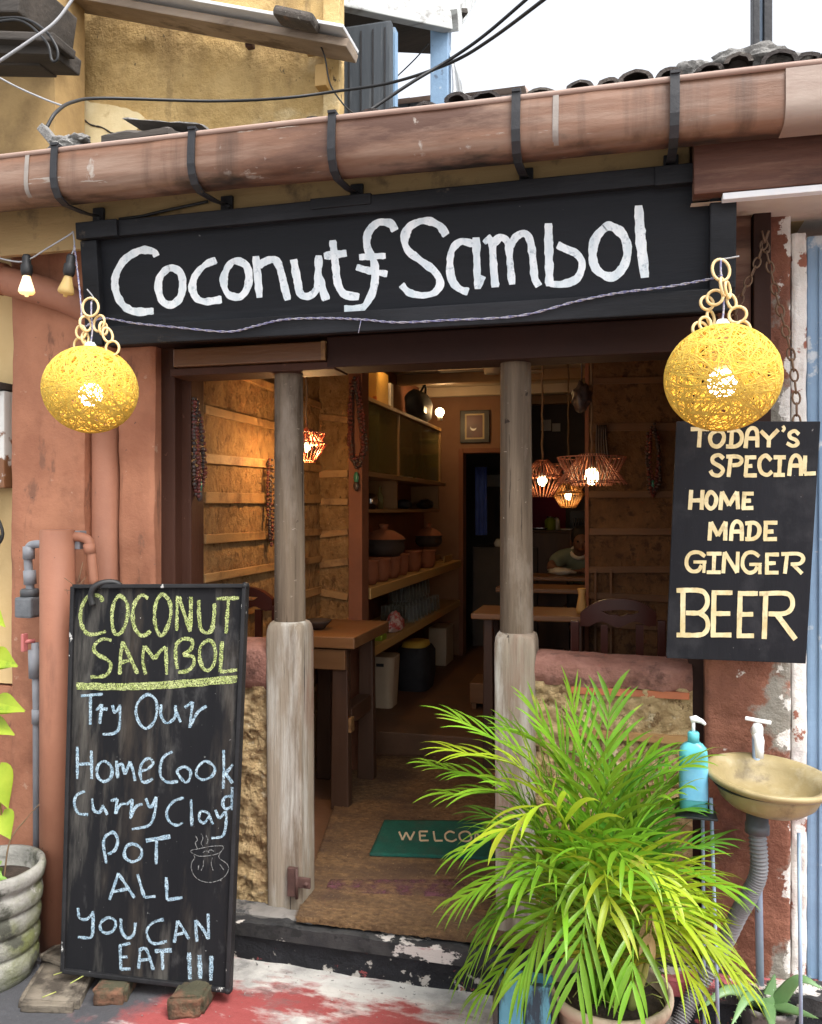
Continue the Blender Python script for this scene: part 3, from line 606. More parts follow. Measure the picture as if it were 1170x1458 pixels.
# ------------------------------------------------------------------ sign board
P0 = V(-1.813, -.30, 2.39); SV = V(0, .038, -.414); SN = V(0, -.414, -.038).normalized()
def sg(px, py): return onP(px, py, P0, SN)
sign = thing('name_sign', 'long black wooden sign board with white hand painted letters tilted over the doorway', 'sign', (-.76, -.2, 2.0))
SXL, SXR = -1.813, .305
def sp(x, t, h=0): return V(x, P0.y, P0.z) + SV * t + SN * h
def srect(x0, x1, t0, t1, h0, h1, b=.003):
    p = [sp(x0, t1, h0), sp(x1, t1, h0), sp(x1, t1, h1), sp(x0, t1, h1), sp(x0, t0, h0), sp(x1, t0, h0), sp(x1, t0, h1), sp(x0, t0, h1)]
    return MB().hexa([p[0], p[1], p[2], p[3], p[4], p[5], p[6], p[7]], b)
srect(SXL + .02, SXR - .02, .03, .97, -.02, 0).build('panel', 'sign_panel', sign)
srect(SXL + .10, SXR + .005, .0, .125, -.02, .030, .004).build('rail', 'black_wood', sign)
srect(SXL, SXL + .16, -.005, .13, -.02, .042, .004).build('rail', 'black_wood', sign)
srect(SXR - .22, SXR - .03, .005, .135, -.02, .038, .004).build('rail', 'black_wood', sign)
srect(-.96, -.76, -.01, .07, -.02, .036, .003).build('rail', 'black_wood', sign)
srect(SXL + .075, SXR, .845, 1.0, -.02, .026, .004).build('rail', 'black_wood', sign)
srect(SXL + .002, SXL + .066, .135, .99, -.02, .024, .004).build('post', 'black_wood', sign)
srect(SXR - .07, SXR, .02, .855, -.02, .034, .004).build('post', 'black_wood', sign)
srect(SXR - .03, SXR + .012, -.01, .14, -.02, .040, .004).build('corner_block', 'plank', sign)
A1 = cv(140, 320, 2.786); A2 = cv(480, 280, 2.489)
pn = P0
w1 = [[(232, 126), (222, 108), (190, 101), (160, 105), (110, 135), (78, 180), (66, 225), (75, 280), (105, 325), (150, 345), (220, 343)],
      [(285, 172), (250, 200), (238, 245), (252, 300), (290, 318), (325, 290), (335, 240), (325, 190), (285, 172)],
      [(468, 140), (425, 160), (390, 195), (374, 240), (385, 285), (420, 305), (490, 297)],
      [(540, 145), (508, 180), (498, 230), (515, 275), (560, 287), (590, 255), (598, 205), (585, 160), (540, 145)],
      [(625, 125), (640, 290)], [(638, 165), (665, 145), (700, 140), (720, 170), (735, 230), (752, 300)],
      [(775, 138), (790, 220), (800, 270), (825, 285), (855, 272), (870, 235), (875, 122)], [(876, 200), (888, 250), (905, 300)],
      [(930, 62), (940, 150), (950, 230), (975, 275), (1035, 287)], [(895, 125), (985, 113)]]
w2 = [[(205, 122), (190, 97), (150, 92), (118, 115), (105, 150), (110, 190), (130, 230), (135, 280), (128, 330), (110, 370), (85, 395), (25, 398)],
      [24, (78, 215), (172, 210)], [24, (68, 250), (110, 262), (178, 275)],
      [(387, 138), (360, 102), (310, 86), (260, 105), (240, 145), (250, 190), (300, 230), (345, 265), (365, 305), (345, 340), (300, 350), (255, 340), (228, 312)],
      [(482, 168), (440, 160), (410, 185), (400, 230), (405, 290), (430, 325), (465, 338)], [(492, 145), (495, 230), (498, 328)], [20, (500, 322), (518, 282)],
      [22, (520, 165), (548, 142)], [(550, 145), (553, 230), (560, 322)], [(555, 165), (580, 145), (605, 165), (612, 230), (620, 312)], [(612, 180), (635, 142), (665, 132), (685, 160), (695, 240), (700, 290), (715, 318)],
      [(748, 95), (750, 200), (752, 318)], [(752, 310), (800, 310), (850, 290), (868, 240), (850, 205), (820, 190), (780, 172)],
      [31, (950, 110), (915, 150), (905, 210), (920, 260), (970, 285), (1010, 255), (1028, 200), (1015, 140), (975, 108), (950, 110)],
      [33, (1068, 32), (1075, 150), (1090, 288)]]
mb = MB(); strokes(mb, w1, A1, pn, SN, 29, .13); mb.build('lettering', 'white_paint', sign)
mb = MB(); strokes(mb, w2, A2, pn, SN, 27, .13); mb.build('lettering', 'white_paint', sign)

# ------------------------------------------------------------------ chalkboard
cbr, cbl = V(-1.205, -.41, -.10), V(-1.78, -.445, -.10)
cbr = onZ(325, 1409, -.10); cbl = onZ(91, 1381, -.085)
ctl = onY(105, 835, -.335); ctr = onY(349, 834, -.315)
CN = (cbr - cbl).cross(ctl - cbl).normalized()
if CN.y > 0: CN = -CN
def cb(px, py, h=0): return onP(px, py, cbl, CN) + CN * h
chb = thing('chalkboard', 'tall black chalkboard menu leaning by the door on two bricks', 'chalkboard', (cbl + cbr) / 2)
q = [cb(91, 1381), cb(325, 1409), cb(349, 834), cb(105, 835)]
MB().hexa([q[0] - CN * .018, q[1] - CN * .018, q[1], q[0], q[3] - CN * .018, q[2] - CN * .018, q[2], q[3]]).build('slate', 'chalk_black', chb)
def edge(a, b, name='frame_bar'): MB().bar(a - CN * .006, b - CN * .006, .014, .036, .003, up=CN).build(name, 'board_frame', chb)
for i in range(4): edge(q[i], q[(i + 1) % 4])
for c_ in (q[1], q[2]): MB().sphere(c_ - CN * .002, .013, 10, 6, (1, 1.4, 1)).build('corner_cap', 'board_frame', chb)
BA = cv(90, 830, 4.333); BB = cv(90, 975, 4.333); BC = cv(80, 1170, 4.333)
ya = [[(245, 115), (228, 82), (165, 75), (125, 125), (108, 190), (115, 260), (150, 312), (205, 315), (265, 298)],
      [(350, 80), (315, 120), (302, 200), (310, 290), (340, 318), (375, 280), (398, 200), (392, 120), (350, 80)],
      [(525, 95), (485, 75), (445, 120), (430, 190), (440, 270), (475, 320), (510, 320), (540, 295)],
      [(610, 70), (575, 120), (565, 200), (575, 280), (605, 325), (640, 280), (665, 190), (655, 110), (610, 70)],
      [(705, 80), (702, 295)], [(715, 85), (745, 180), (785, 300)], [(790, 85), (785, 295)],
      [(838, 105), (840, 200), (850, 280), (885, 308), (918, 285), (932, 200), (935, 125)], [(945, 98), (1085, 92)], [(1020, 100), (1005, 312)],
      [(300, 355), (250, 345), (205, 370), (190, 410), (220, 445), (275, 475), (295, 510), (275, 560), (230, 578), (170, 580)],
      [(350, 565), (355, 450), (370, 360)], [(370, 362), (410, 450), (460, 560)], [(360, 490), (420, 475)],
      [(510, 565), (492, 480), (500, 388)], [(505, 390), (535, 430), (565, 470)], [(565, 468), (600, 420), (635, 395)], [(635, 395), (637, 480), (640, 565)],
      [(700, 365), (695, 450), (705, 530)], [(695, 378), (740, 345), (795, 355), (790, 405), (740, 445)], [(740, 445), (800, 455), (805, 500), (770, 540), (710, 552)],
      [(890, 355), (850, 390), (842, 450), (860, 520), (895, 540), (930, 500), (940, 430), (925, 370), (890, 355)],
      ['s', (980, 360), (970, 550), (1075, 535)], [26, (80, 628), (400, 630), (700, 615), (1075, 580)], [26, (85, 645), (400, 648), (700, 636), (1070, 604)]]
bb = [['s', (110, 68), (245, 57)], [(170, 65), (168, 245)], [(240, 118), (226, 240)], [(205, 158), (238, 122)], [(228, 195), (248, 150), (275, 150)],
      [(305, 125), (320, 170), (350, 132)], [(350, 122), (352, 200), (345, 270), (310, 300), (245, 305)],
      [(520, 60), (465, 105), (450, 170), (475, 240), (515, 268), (560, 230), (580, 160), (570, 90), (520, 60)],
      [(605, 120), (605, 190), (640, 235), (690, 200), (695, 125)], [(693, 150), (725, 230)], ['s', (750, 140), (800, 105), (780, 265)], [(783, 260), (830, 170), (885, 130)],
      [(88, 380), (88, 580)], [(175, 405), (178, 580)], [(95, 490), (170, 485)],
      [(255, 470), (215, 500), (212, 560), (250, 595), (295, 570), (300, 510), (255, 470)],
      [(330, 468), (338, 575)], ['s', (335, 502), (365, 482), (382, 552), (415, 472), (430, 520), (445, 592)],
      [(475, 530), (520, 520), (555, 482), (530, 452), (490, 480), (475, 530), (485, 590), (510, 600), (555, 580)],
      [(675, 412), (625, 440), (600, 500), (605, 565), (645, 600), (710, 595)],
      [(705, 530), (745, 505), (785, 530), (780, 580), (755, 600), (720, 565), (705, 530)], [(880, 470), (830, 510), (825, 560), (865, 585), (920, 560), (935, 510), (880, 470)],
      [(990, 400), (992, 520), (988, 640)], [(1048, 490), (992, 560)], [(998, 540), (1046, 605)], [(1043, 630), (1042, 772)], [(1036, 685), (1000, 692), (984, 730), (1002, 765), (1040, 748)],
      [(135, 655), (85, 680), (70, 730), (95, 790), (155, 800)], [(180, 700), (190, 770), (225, 785), (245, 750)], [(243, 740), (275, 800)],
      ['s', (295, 715), (335, 703), (325, 795)], [(325, 790), (355, 740), (388, 732)], [(390, 740), (430, 705)], [(428, 705), (415, 825)], [(415, 820), (450, 750), (490, 735)],
      [(510, 700), (540, 755), (575, 690)], [(575, 690), (565, 790), (530, 865), (425, 890)], [(745, 695), (680, 720), (640, 780), (655, 840), (700, 865), (740, 850)], [(790, 705), (795, 870)],
      [(895, 790), (850, 780), (840, 830), (870, 850), (900, 810), (895, 790)], [(900, 800), (925, 860)], [(940, 770), (965, 820), (1000, 780)], [(1005, 780), (1005, 850), (985, 930), (915, 945)]]
bc = [[(315, 75), (292, 130), (310, 255)], [(305, 85), (355, 65), (380, 110), (365, 170), (320, 200)], [(470, 135), (430, 160), (425, 215), (470, 245), (520, 220), (525, 165), (470, 135)],
      [26, (555, 115), (705, 90)], [(620, 110), (618, 260)], [(330, 480), (385, 315)], [(385, 318), (485, 468)], [(350, 430), (455, 410)], ['s', (503, 322), (545, 465), (615, 458)], ['s', (680, 340), (685, 480), (780, 465)],
      [(135, 530), (145, 590), (190, 600), (225, 560)], [(228, 550), (228, 640), (215, 710), (135, 710)], [(320, 590), (275, 625), (280, 670), (320, 685), (360, 660), (365, 610), (320, 590)],
      [(400, 595), (405, 670), (440, 715), (480, 690), (490, 620)], [(665, 600), (600, 620), (560, 670), (580, 735), (620, 750), (685, 735)],
      [(730, 745), (750, 608)], [(750, 610), (785, 660), (820, 722)], [(745, 695), (800, 680)], [(870, 738), (860, 605)], [(862, 607), (905, 660), (940, 722)], [(942, 720), (938, 565)],
      [(395, 755), (400, 910)], [(393, 762), (458, 748)], [(400, 832), (442, 832)], [(400, 908), (460, 905)], [(510, 905), (520, 778)], [(520, 782), (560, 790), (602, 912)], [(525, 852), (580, 845)],
      [26, (610, 795), (715, 790)], [(655, 800), (660, 912)], [25, (820, 805), (826, 970)], [25, (885, 820), (890, 965)], [25, (958, 825), (955, 978)]]
dr = [[(830, 180), (880, 165), (960, 150), (1030, 150), (1015, 185), (960, 205), (880, 210), (830, 180)], [(850, 205), (855, 222), (838, 250), (835, 290), (860, 340), (910, 368), (970, 370), (1030, 345), (1062, 300), (1055, 260), (1005, 220), (1015, 185)],
      [(860, 85), (872, 110), (860, 130), (872, 165)], [(895, 70), (906, 100), (895, 130), (905, 150)], [(925, 80), (937, 110), (930, 135)], [(880, 265), (878, 295)], [(910, 235), (908, 270), (895, 300)], [(965, 220), (958, 260), (970, 300)], [(1010, 260), (1035, 295)],
      [(905, 190), (925, 178), (945, 190)], [(935, 185), (955, 172), (975, 182)]]
for lst, conv, wpx, mm, nm in ((ya, BA, 23, 'chalk_yellow', 'lettering'), (bb, BB, 18, 'chalk_blue', 'lettering'), (bc, BC, 19, 'chalk_blue', 'lettering'), (dr, BC, 4.5, 'chalk_grey', 'pot_drawing')):
    def my(st): pp = [p for p in st if isinstance(p, tuple)]; return sum(p[1] for p in pp) / len(pp)
    cuts = {'chalk_yellow': (330, 572), 'chalk_blue': (320, 612) if lst is bb else (262, 492, 733), 'chalk_grey': ()}[mm]
    for a_, b_ in zip((-1,) + cuts, cuts + (9999,)):
        sub_ = [st for st in lst if a_ < my(st) <= b_]
        mb = MB(); strokes(mb, sub_, conv, cbl, CN, wpx * .93, .18, .0014); mb.build(nm, mm, chb)
hk = [cb(135, 862, .012), cb(133, 848, .016), cb(139, 835, .016), cb(152, 829, .0), cb(165, 832, -.02), cb(172, 850, -.03)]
MB().tube(spline(hk, 6), .011, 10).build('hanging_loop', 'rubber', chb)

# ------------------------------------------------------------------ menu board on chains
SB = [onY(948, 937, -.185), onY(1147, 945, -.185), onY(1168, 600, -.225), onY(963, 600, -.225)]
BN = (SB[1] - SB[0]).cross(SB[3] - SB[0]).normalized()
if BN.y > 0: BN = -BN
SB[2] = onP(1168, 600, SB[0], BN)
men = thing('menu_board', 'black hanging board with cream hand painted drink special below the right ball lamp', 'sign', (SB[0] + SB[1]) / 2)
MB().hexa([SB[0] - BN * .022, SB[1] - BN * .022, SB[1], SB[0], SB[3] - BN * .022, SB[2] - BN * .022, SB[2], SB[3]], .002).build('board', 'board_black', men)
s1 = cv(950, 590, 5.318); s2 = cv(940, 770, 5.318)
ma = [['s', (176, 112), (315, 112)], [(247, 115), (238, 250)], [(375, 125), (333, 150), (322, 190), (340, 232), (380, 243), (415, 215), (428, 170), (412, 135), (375, 125)],
      [(450, 122), (530, 122), (562, 160), (555, 212), (515, 242), (443, 243)], [(488, 125), (480, 243)], [(590, 256), (605, 140), (640, 104), (676, 130), (680, 250)], [(608, 182), (676, 182)],
      ['s', (706, 125), (768, 188), (838, 116)], [(768, 188), (765, 250)], [22, (872, 88), (884, 108), (870, 132)], [28, (995, 152), (962, 126), (925, 145), (930, 175), (972, 195), (985, 222), (950, 240), (902, 218)],
      [(425, 335), (388, 308), (345, 325), (345, 362), (398, 395), (420, 425), (390, 462), (345, 455), (324, 425)], [(445, 320), (530, 320), (562, 345), (542, 378), (490, 386)], [(478, 322), (462, 474)],
      [(672, 325), (585, 325)], [(602, 325), (590, 470)], [(598, 393), (642, 390)], [(582, 462), (676, 462)], [(785, 348), (745, 312), (705, 338), (695, 390), (713, 440), (755, 458), (792, 432)],
      [(803, 325), (895, 325)], [(852, 328), (845, 458)], [(802, 458), (888, 458)], [(920, 466), (935, 350), (970, 310), (1005, 345), (1010, 465)], [(932, 388), (1005, 388)], ['s', (1042, 312), (1035, 450), (1122, 446)],
      [(180, 572), (170, 722)], [(266, 572), (258, 722)], [(180, 652), (262, 650)], [(330, 588), (300, 620), (295, 680), (325, 712), (358, 690), (368, 630), (330, 588)],
      ['s', (400, 724), (412, 585), (466, 690), (526, 585), (534, 718)], [(652, 600), (566, 600)], [(582, 600), (574, 716)], [(578, 655), (632, 653)], [(562, 710), (650, 708)],
      ['s', (317, 955), (328, 815), (382, 920), (440, 812), (436, 955)], [(480, 957), (490, 850), (522, 810), (560, 840), (562, 957)], [(493, 888), (557, 886)],
      [(588, 825), (660, 822), (695, 860), (686, 915), (645, 943), (588, 943)], [(624, 828), (614, 943)], [(832, 820), (728, 820)], [(745, 820), (738, 948)], [(742, 888), (802, 886)], [(726, 945), (828, 943)]]
mc = [[(338, 118), (292, 88), (235, 92), (202, 130), (200, 188), (235, 228), (285, 225), (312, 185)], [24, (250, 160), (348, 160)], [24, (332, 165), (328, 242)], [(350, 97), (463, 97)], [(407, 98), (402, 236)], [(350, 237), (456, 237)],
      ['s', (475, 245), (485, 85), (580, 240), (586, 82)], [(748, 118), (702, 88), (652, 95), (624, 140), (626, 200), (665, 240), (712, 230), (733, 195)], [24, (672, 178), (767, 178)], [24, (752, 180), (752, 252)],
      [(897, 103), (793, 103)], [(806, 103), (805, 242)], [(808, 170), (872, 168)], [(790, 240), (893, 240)], [(914, 100), (1040, 98), (1080, 130), (1056, 170), (985, 177)], [(958, 104), (941, 248)], [(1002, 178), (1072, 248)],
      [36, (122, 375), (290, 375), (345, 408), (355, 470), (332, 518), (290, 545), (192, 545)], [36, (292, 546), (343, 580), (360, 640), (340, 690), (290, 712), (122, 712)], [38, (171, 378), (168, 712)],
      [36, (545, 392), (388, 392)], [38, (406, 393), (398, 726)], [36, (412, 550), (528, 550)], [36, (382, 712), (537, 712)], [36, (737, 398), (586, 398)], [38, (604, 398), (594, 732)], [36, (608, 557), (702, 555)], [36, (578, 718), (708, 718)],
      [36, (748, 400), (930, 396), (985, 420), (1000, 480), (976, 530), (920, 552), (817, 552)], [38, (797, 402), (785, 742)], [40, (880, 556), (1022, 745)]]
for lst, conv, wpx in ((ma, s1, 31), (mc, s2, 29)):
    mb = MB(); strokes(mb, lst, conv, SB[0], BN, wpx, .05, .0012, .02); mb.build('lettering', 'cream_paint', men)
def chain(name, pts, r, label, m='chain'):
    mb = MB(); pts = spline(pts, 30); L = 0; step = r * 3.0; nxt = 0; k = 0
    for i in range(1, len(pts)):
        L += (pts[i] - pts[i - 1]).length
        if L >= nxt:
            d = (pts[i] - pts[i - 1]).normalized(); side = V(1, 0, 0) if k % 2 else V(0, 1, 0); side = (side + V(.3, .3, 0)).cross(d).normalized(); 
            mb.torus(pts[i], side, r, r * .28, 12, 5, 1.7, d); k += 1; nxt += step
    return tag(mb.build(name, m), label, 'chain')
chain('chain', [onY(1086, 335, -.17), onY(1105, 420, -.19), onY(1125, 500, -.2), onY(1133, 560, -.21), onY(1134, 604, -.215)], .011, 'rusty chain hanging down the pier to the menu board')
chain('chain', [onY(1092, 335, -.17), onY(1075, 380, -.19), onY(1056, 420, -.2), onY(1040, 470, -.21), onY(1020, 560, -.215), onY(1008, 604, -.215)], .010, 'rusty chain slanting left behind the right ball lamp')

# ------------------------------------------------------------------ pipes on the left pier
dp = thing('downpipe', 'terracotta painted downpipe running from the gutter down the recess beside the door', 'pipe', onY(148, 1300, -.03))
a = onY(-20, 392, -.20); b = onY(100, 428, -.13); c = onY(148, 470, -.06); d = V(c.x, -.045, 1.75); e = V(c.x, -.045, ZS)
MB().tube(spline([a, b, c, V(c.x, -.045, 1.93)], 8), .054, 18).build('bend', 'pipe_paint', dp)
MB().tube([V(c.x, -.045, 1.94), e], .053, 24).build('pipe', 'pipe_paint', dp)
MB().tube([a + V(.03, .0, -.008), a + V(.075, .004, -.02)], .060, 18).build('collar', 'pipe_paint', dp)
x = onY(82, 1000, -.26).x
sp_ = thing('standpipe', 'thick capped terracotta drain pipe standing left of the chalkboard', 'pipe', (x, -.26, ZS))
zt = onY(82, 754, -.26).z
MB().lathe((x, -.26, 0), [(0.0, ZS), (.060, ZS), (.0595, .6), (.059, zt - .004), (.055, zt), (.0, zt + .002)], 28).build('pipe', 'pipe_paint', sp_)
MB().box(x + .045, x + .075, -.24, -.20, zt - .07, zt - .005, .002).build('strap', 'grey_pvc', sp_)
MB().tube(spline([V(x + .04, -.24, zt - .025), V(x + .095, -.24, zt - .03), V(x + .115, -.235, zt - .06), V(x + .125, -.225, zt - .20)], 6), .017, 12).tube([V(x + .111, -.236, zt - .05), V(x + .115, -.235, zt - .085)], .021, 12).build('elbow', 'pipe_paint', sp_)
wm = thing('water_meter', 'grey water pipe with small meter and red valve on the left pier', 'water meter', onY(48, 1330, -.2))
W = lambda px, py: onY(px, py, -.20)
MB().tube(spline([W(64, 775), W(50, 775), W(41, 780), W(40, 800), W(44, 850)], 6), .015, 12).tube([W(50, 915), W(52, 1010), W(53, 1330)], .0135, 12).build('pipe', 'grey_pvc', wm)
for p, q_, r_ in ((W(41, 778), W(41, 796), .021), (W(42, 812), W(43, 832), .022), (W(49, 925), W(50, 965), .022), (W(53, 1010), W(53, 1030), .019)): MB().tube([p, q_], r_, 12).build('fitting', 'grey_pvc', wm)
a = W(44, 862)
MB().box(a.x - .036, a.x + .036, -.245, -.165, a.z - .042, a.z + .034, .010).build('meter_body', 'meter', wm)
MB().lathe((a.x, -.205, a.z + .034), [(.0, .0), (.034, .0), (.034, .022), (.028, .028), (0, .028)], 18).build('meter_dial', 'dark_pvc', wm)
a = W(43, 912)
MB().bar(a + V(0, -.03, -.035), a + V(0, -.03, .03), .012, .026, .004).tube([a + V(0, -.03, 0), a + V(.02, .0, 0)], .008, 8).build('valve_handle', 'gate_valve', wm)
# ------------------------------------------------------------------ the neighbour on the left
nb = thing('pale_house', 'pale yellow neighbouring house wall at the left edge beside the terracotta pier', 'building', (-2.8, .1, ZS))
MB().slab((-5.5, -.02, .72), (5.5 + xa0 - .003, 0, 0), (0, 0, 1.6), (0, -1, 0), 40, 24, .012, 3, .2, 7).build('wall', 'pale_yellow', nb)
MB().slab((-5.5, -.03, ZS), (5.5 + xa0 - .003, 0, 0), (0, 0, .86), (0, -1, 0), 40, 12, .012, 3, .2, 9).build('plinth', 'terracotta', nb)
a = onY(-60, 560, -.08); b = onY(11, 695, -.08)
mbx = thing('meter_box', 'rusty white metal box on the pale wall at the left edge', 'box', (a + b) / 2)
MB().box(a.x, b.x, -.10, -.03, b.z, a.z, .006).build('case', 'white_box', mbx)
MB().box(a.x - .02, b.x + .004, -.13, -.03, a.z + .004, a.z + .03, .004).build('hood', 'eave_timber', mbx)
mb = MB()
for k in range(5): mb.tube(spline([onY(-20 - k * 4, 705, -.1), onY(4 - k * 5, 760 + 6 * k, -.11), onY(-18, 790 + 12 * k, -.1)], 6), .006, 6)
tag(mb.build('cable_bundle', 'rubber'), 'bundle of black cables below the rusty white box', 'cable')

# ------------------------------------------------------------------ ball lamps
def yarn_ball(c, r, seed):
    rn = random.Random(seed); mb = MB()
    for k in range(165):
        ax = V(rn.gauss(0, 1), rn.gauss(0, 1), rn.gauss(0, 1)).normalized(); off = rn.uniform(-.75, .75) * r
        if abs(off) > .1 and rn.random() < .4: off *= .4
        rr = math.sqrt(max(0, r * r - off * off)); u = ax.orthogonal().normalized(); q = ax.cross(u); n = max(14, int(46 * rr / r)); pts = []
        ph = rn.uniform(0, 6); wv = rn.uniform(-.045, .045)
        for i in range(n):
            a = 2 * math.pi * i / n
            p = u * math.cos(a) * rr + q * math.sin(a) * rr + ax * (off + wv * r * math.sin(3 * a + ph))
            p = p.normalized() * (r * (1 + .006 * rn.random()))
            pts.append(c + V(p.x, p.y, p.z * .95))
        mb.tube(pts, rn.uniform(.0013, .0021), 4, closed=True)
    return mb
def ball_lamp(px, py, y, r, label, seed, anchor, rings):
    c = onY(px, py, y)
    t = thing('ball_lamp', label, 'lamp', c - V(0, 0, r), 'yellow yarn ball lamps flanking the sign')
    yarn_ball(c, r, seed).build('shade', 'yarn', t)
    MB().lathe(c, [(.0, -.052), (.018, -.050), (.032, -.036), (.038, -.014), (.034, .006), (.020, .018), (.0, .019)], 20).build('bulb', 'bulb', t)
    sk = MB().lathe(c, [(.0, .0195), (.023, .020), (.021, r * .80), (.018, r * .82), (.0, r * .83)], 16)
    sk.build('socket', 'socket_tan', t)
    MB().lathe(c, [(0, r * .84), (.020, r * .85), (.019, r * .98), (.012, r * 1.05), (0, r * 1.06)], 16).build('cap', 'socket_white', t)
    lamp_light(t, c + V(0, 0, -.03), .45, (1, .70, .36), .045)
    for (qx, qy, rad, sq, tw) in rings:
        p = onY(qx, qy, y); p.y = y + random.uniform(-.012, .012)
        MB().torus(p, V(math.sin(tw), -math.cos(tw), .12), rad, .0042, 22, 7, sq, V(math.cos(tw), math.sin(tw), .3 * math.sin(tw * 3))).build('ring', 'bamboo', t)
    a = onY(*anchor[0], y + .02); b = onY(*anchor[1], y + .0)
    MB().tube(spline([onY(*p, y + .01) for p in anchor], 6), .0022, 6).build('hook_wire', 'grey_cable', t)
    MB().tube(spline([c + V(0, 0, r * 1.0), c + V(.004, .004, r * 1.35), onY(anchor[-1][0], anchor[-1][1] + 20, y), onY(*anchor[-1], y)], 6), .0028, 6).build('flex', 'blue_white_wire', t)
    return t
ball_lamp(129, 555, -.45, .146, 'lit yellow yarn ball lamp hanging left of the doorway in front of the terracotta wall', 3, [(124, 412), (133, 424), (130, 430)],
          [(130, 438, .031, .85, .2), (124, 462, .024, .8, 1.1), (140, 460, .026, .9, -.2), (118, 474, .022, .7, .2), (113, 490, .022, 1, -.1), (122, 482, .020, .6, 1.2), (156, 478, .024, .6, .5), (147, 468, .022, .7, 1.3), (163, 497, .024, .9, .2)])
ball_lamp(1028, 538, -.45, .147, 'lit yellow yarn ball lamp hanging right of the doorway above the drink menu board', 11, [(1052, 365), (1036, 368), (1026, 369)],
          [(1026, 385, .030, .75, .2), (1028, 410, .024, .8, 1.2), (1017, 425, .020, 1, -.2), (1006, 432, .018, 1, .4), (1012, 452, .020, .8, .9), (1003, 462, .018, .8, .1), (996, 470, .020, 1, .3), (1036, 412, .022, .6, 1.0), (1042, 428, .020, .6, .4), (1050, 448, .022, 1, -.2), (1058, 468, .020, .9, .3)])

# ------------------------------------------------------------------ small string lights, flex along the sign
def small_bulb(px, py, y, lean, lit, label):
    c = onY(px, py, y); t = thing('string_light', label, 'light bulb', c - V(0, 0, .05))
    ax = V(lean, 0, -1).normalized(); rot = V(0, 0, -1).rotation_difference(ax)
    def lt(prof): 
        mb = MB().lathe((0, 0, 0), prof, 16); mb.v = [c + rot @ v for v in mb.v]; return mb
    lt([(.0, .060), (.010, .060), (.015, .052), (.014, .03), (.019, .024), (.019, .0), (.015, -.012), (.0, -.014)]).build('socket', 'rubber', t)
    lt([(.012, -.012), (.017, -.03), (.025, -.055), (.027, -.066), (.022, -.073), (.008, -.075), (.006, -.082), (0, -.083)]).build('bulb', 'bulb_amber' if lit else 'clear_bulb', t)
    return c
M['bulb_amber'] = emit('amber_lit_bulb', (1, .55, .10), .45)
c1 = small_bulb(38, 388, -.40, 0, True, 'amber glass bulb on a black socket, leftmost under the gutter')
c2 = small_bulb(98, 388, -.40, -.18, False, 'clear glass bulb on a black socket beside the sign end')
mb = MB().tube(spline([onY(-30, 360, -.40), onY(18, 372, -.40), onY(40, 370, -.40), onY(70, 352, -.39), onY(98, 335, -.37), onY(104, 330, -.36)], 8), .0028, 6)
mb.tube(spline([onY(104, 330, -.36), onY(106, 350, -.38), c2 + V(.012, 0, .06)], 6), .0026, 6).tube([c1 + V(0, 0, .055), onY(40, 370, -.40)], .0026, 6)
tag(mb.build('string_light_wire', 'grey_cable'), 'thin looping wire carrying the two small bulbs at the left', 'wire')
pts = [onY(106, 350, -.385), onY(112, 400, -.40), onY(116, 440, -.43), onY(118, 465, -.44)]
for q_ in ((155, 455), (200, 462), (260, 468), (330, 474), (370, 466), (410, 457), (470, 455), (520, 457), (570, 461), (640, 458), (740, 452), (820, 432), (880, 420), (950, 411), (1010, 400)): pts.append(sg(*q_) + SN * .034)
pts.append(onY(1028, 392, -.44))
pts = spline(pts, 14); mb = MB()
for s in (0, math.pi):
    out = []
    for i, p in enumerate(pts): out.append(p + V(0, math.cos(i * .9 + s), math.sin(i * .9 + s)) * .0022)
    mb.tube(out, .0019, 5)
a = sg(519, 457) + SN * .036
mb.tube([a, a + V(-.006, -.01, -.045)], .0013, 5)
tag(mb.build('flex_wire', 'blue_white_wire'), 'twisted blue and white flex strung along the lower edge of the sign', 'wire')

# ------------------------------------------------------------------ bricks and planks under the chalkboard
def rough_block(p, ux, uy, uz, seed, amp):
    bm = bmesh.new(); bmesh.ops.create_cube(bm, size=1); bmesh.ops.bevel(bm, geom=bm.edges[:], offset=.08, segments=2, affect='EDGES')
    bmesh.ops.subdivide_edges(bm, edges=bm.edges[:], cuts=4, use_grid_fill=True)
    for v in bm.verts:
        q = v.co; w_ = Vector(p) + ux * q.x + uy * q.y + uz * (q.z + .5); d = (ux * q.x + uy * q.y + uz * q.z).normalized()
        v.co = w_ + d * amp * noise.fractal(w_ * 22 + V(seed, 0, 0), .8, 2, 5)
    return MB().bm(bm, True)
b1 = onZ(132, 1424, ZS); b2 = onZ(263, 1447, ZS)
tag(rough_block(b1 + V(.045, .075, 0), V(.10, .03, 0), V(-.05, .19, 0), V(0, 0, .052), 1, .008).build('brick', 'brick'), 'flat red brown brick under the left half of the chalkboard', 'brick')
tag(rough_block(b2 + V(.0, .075, 0), V(.105, .03, .004), V(-.02, .19, 0), V(0, 0, .066), 5, .010).build('brick', 'brick'), 'thicker mossy brick under the right corner of the chalkboard', 'brick')
p1 = onZ(75, 1442, ZS)
tag(rough_block(p1 + V(-.06, .11, 0), V(.19, .04, 0), V(-.09, .24, 0), V(0, 0, .030), 9, .005).build('plank', 'old_plank'), 'short grey weathered plank on the ground left of the brick', 'plank')
p2 = onZ(110, 1412, ZS)
tag(rough_block(p2 + V(-.09, .13, .031), V(.24, -.03, 0), V(.02, .13, 0), V(0, 0, .014), 12, .004).build('plank', 'old_plank'), 'thin broken board lying across the grey plank behind the pot', 'plank')
mb = MB(); rn = random.Random(5)
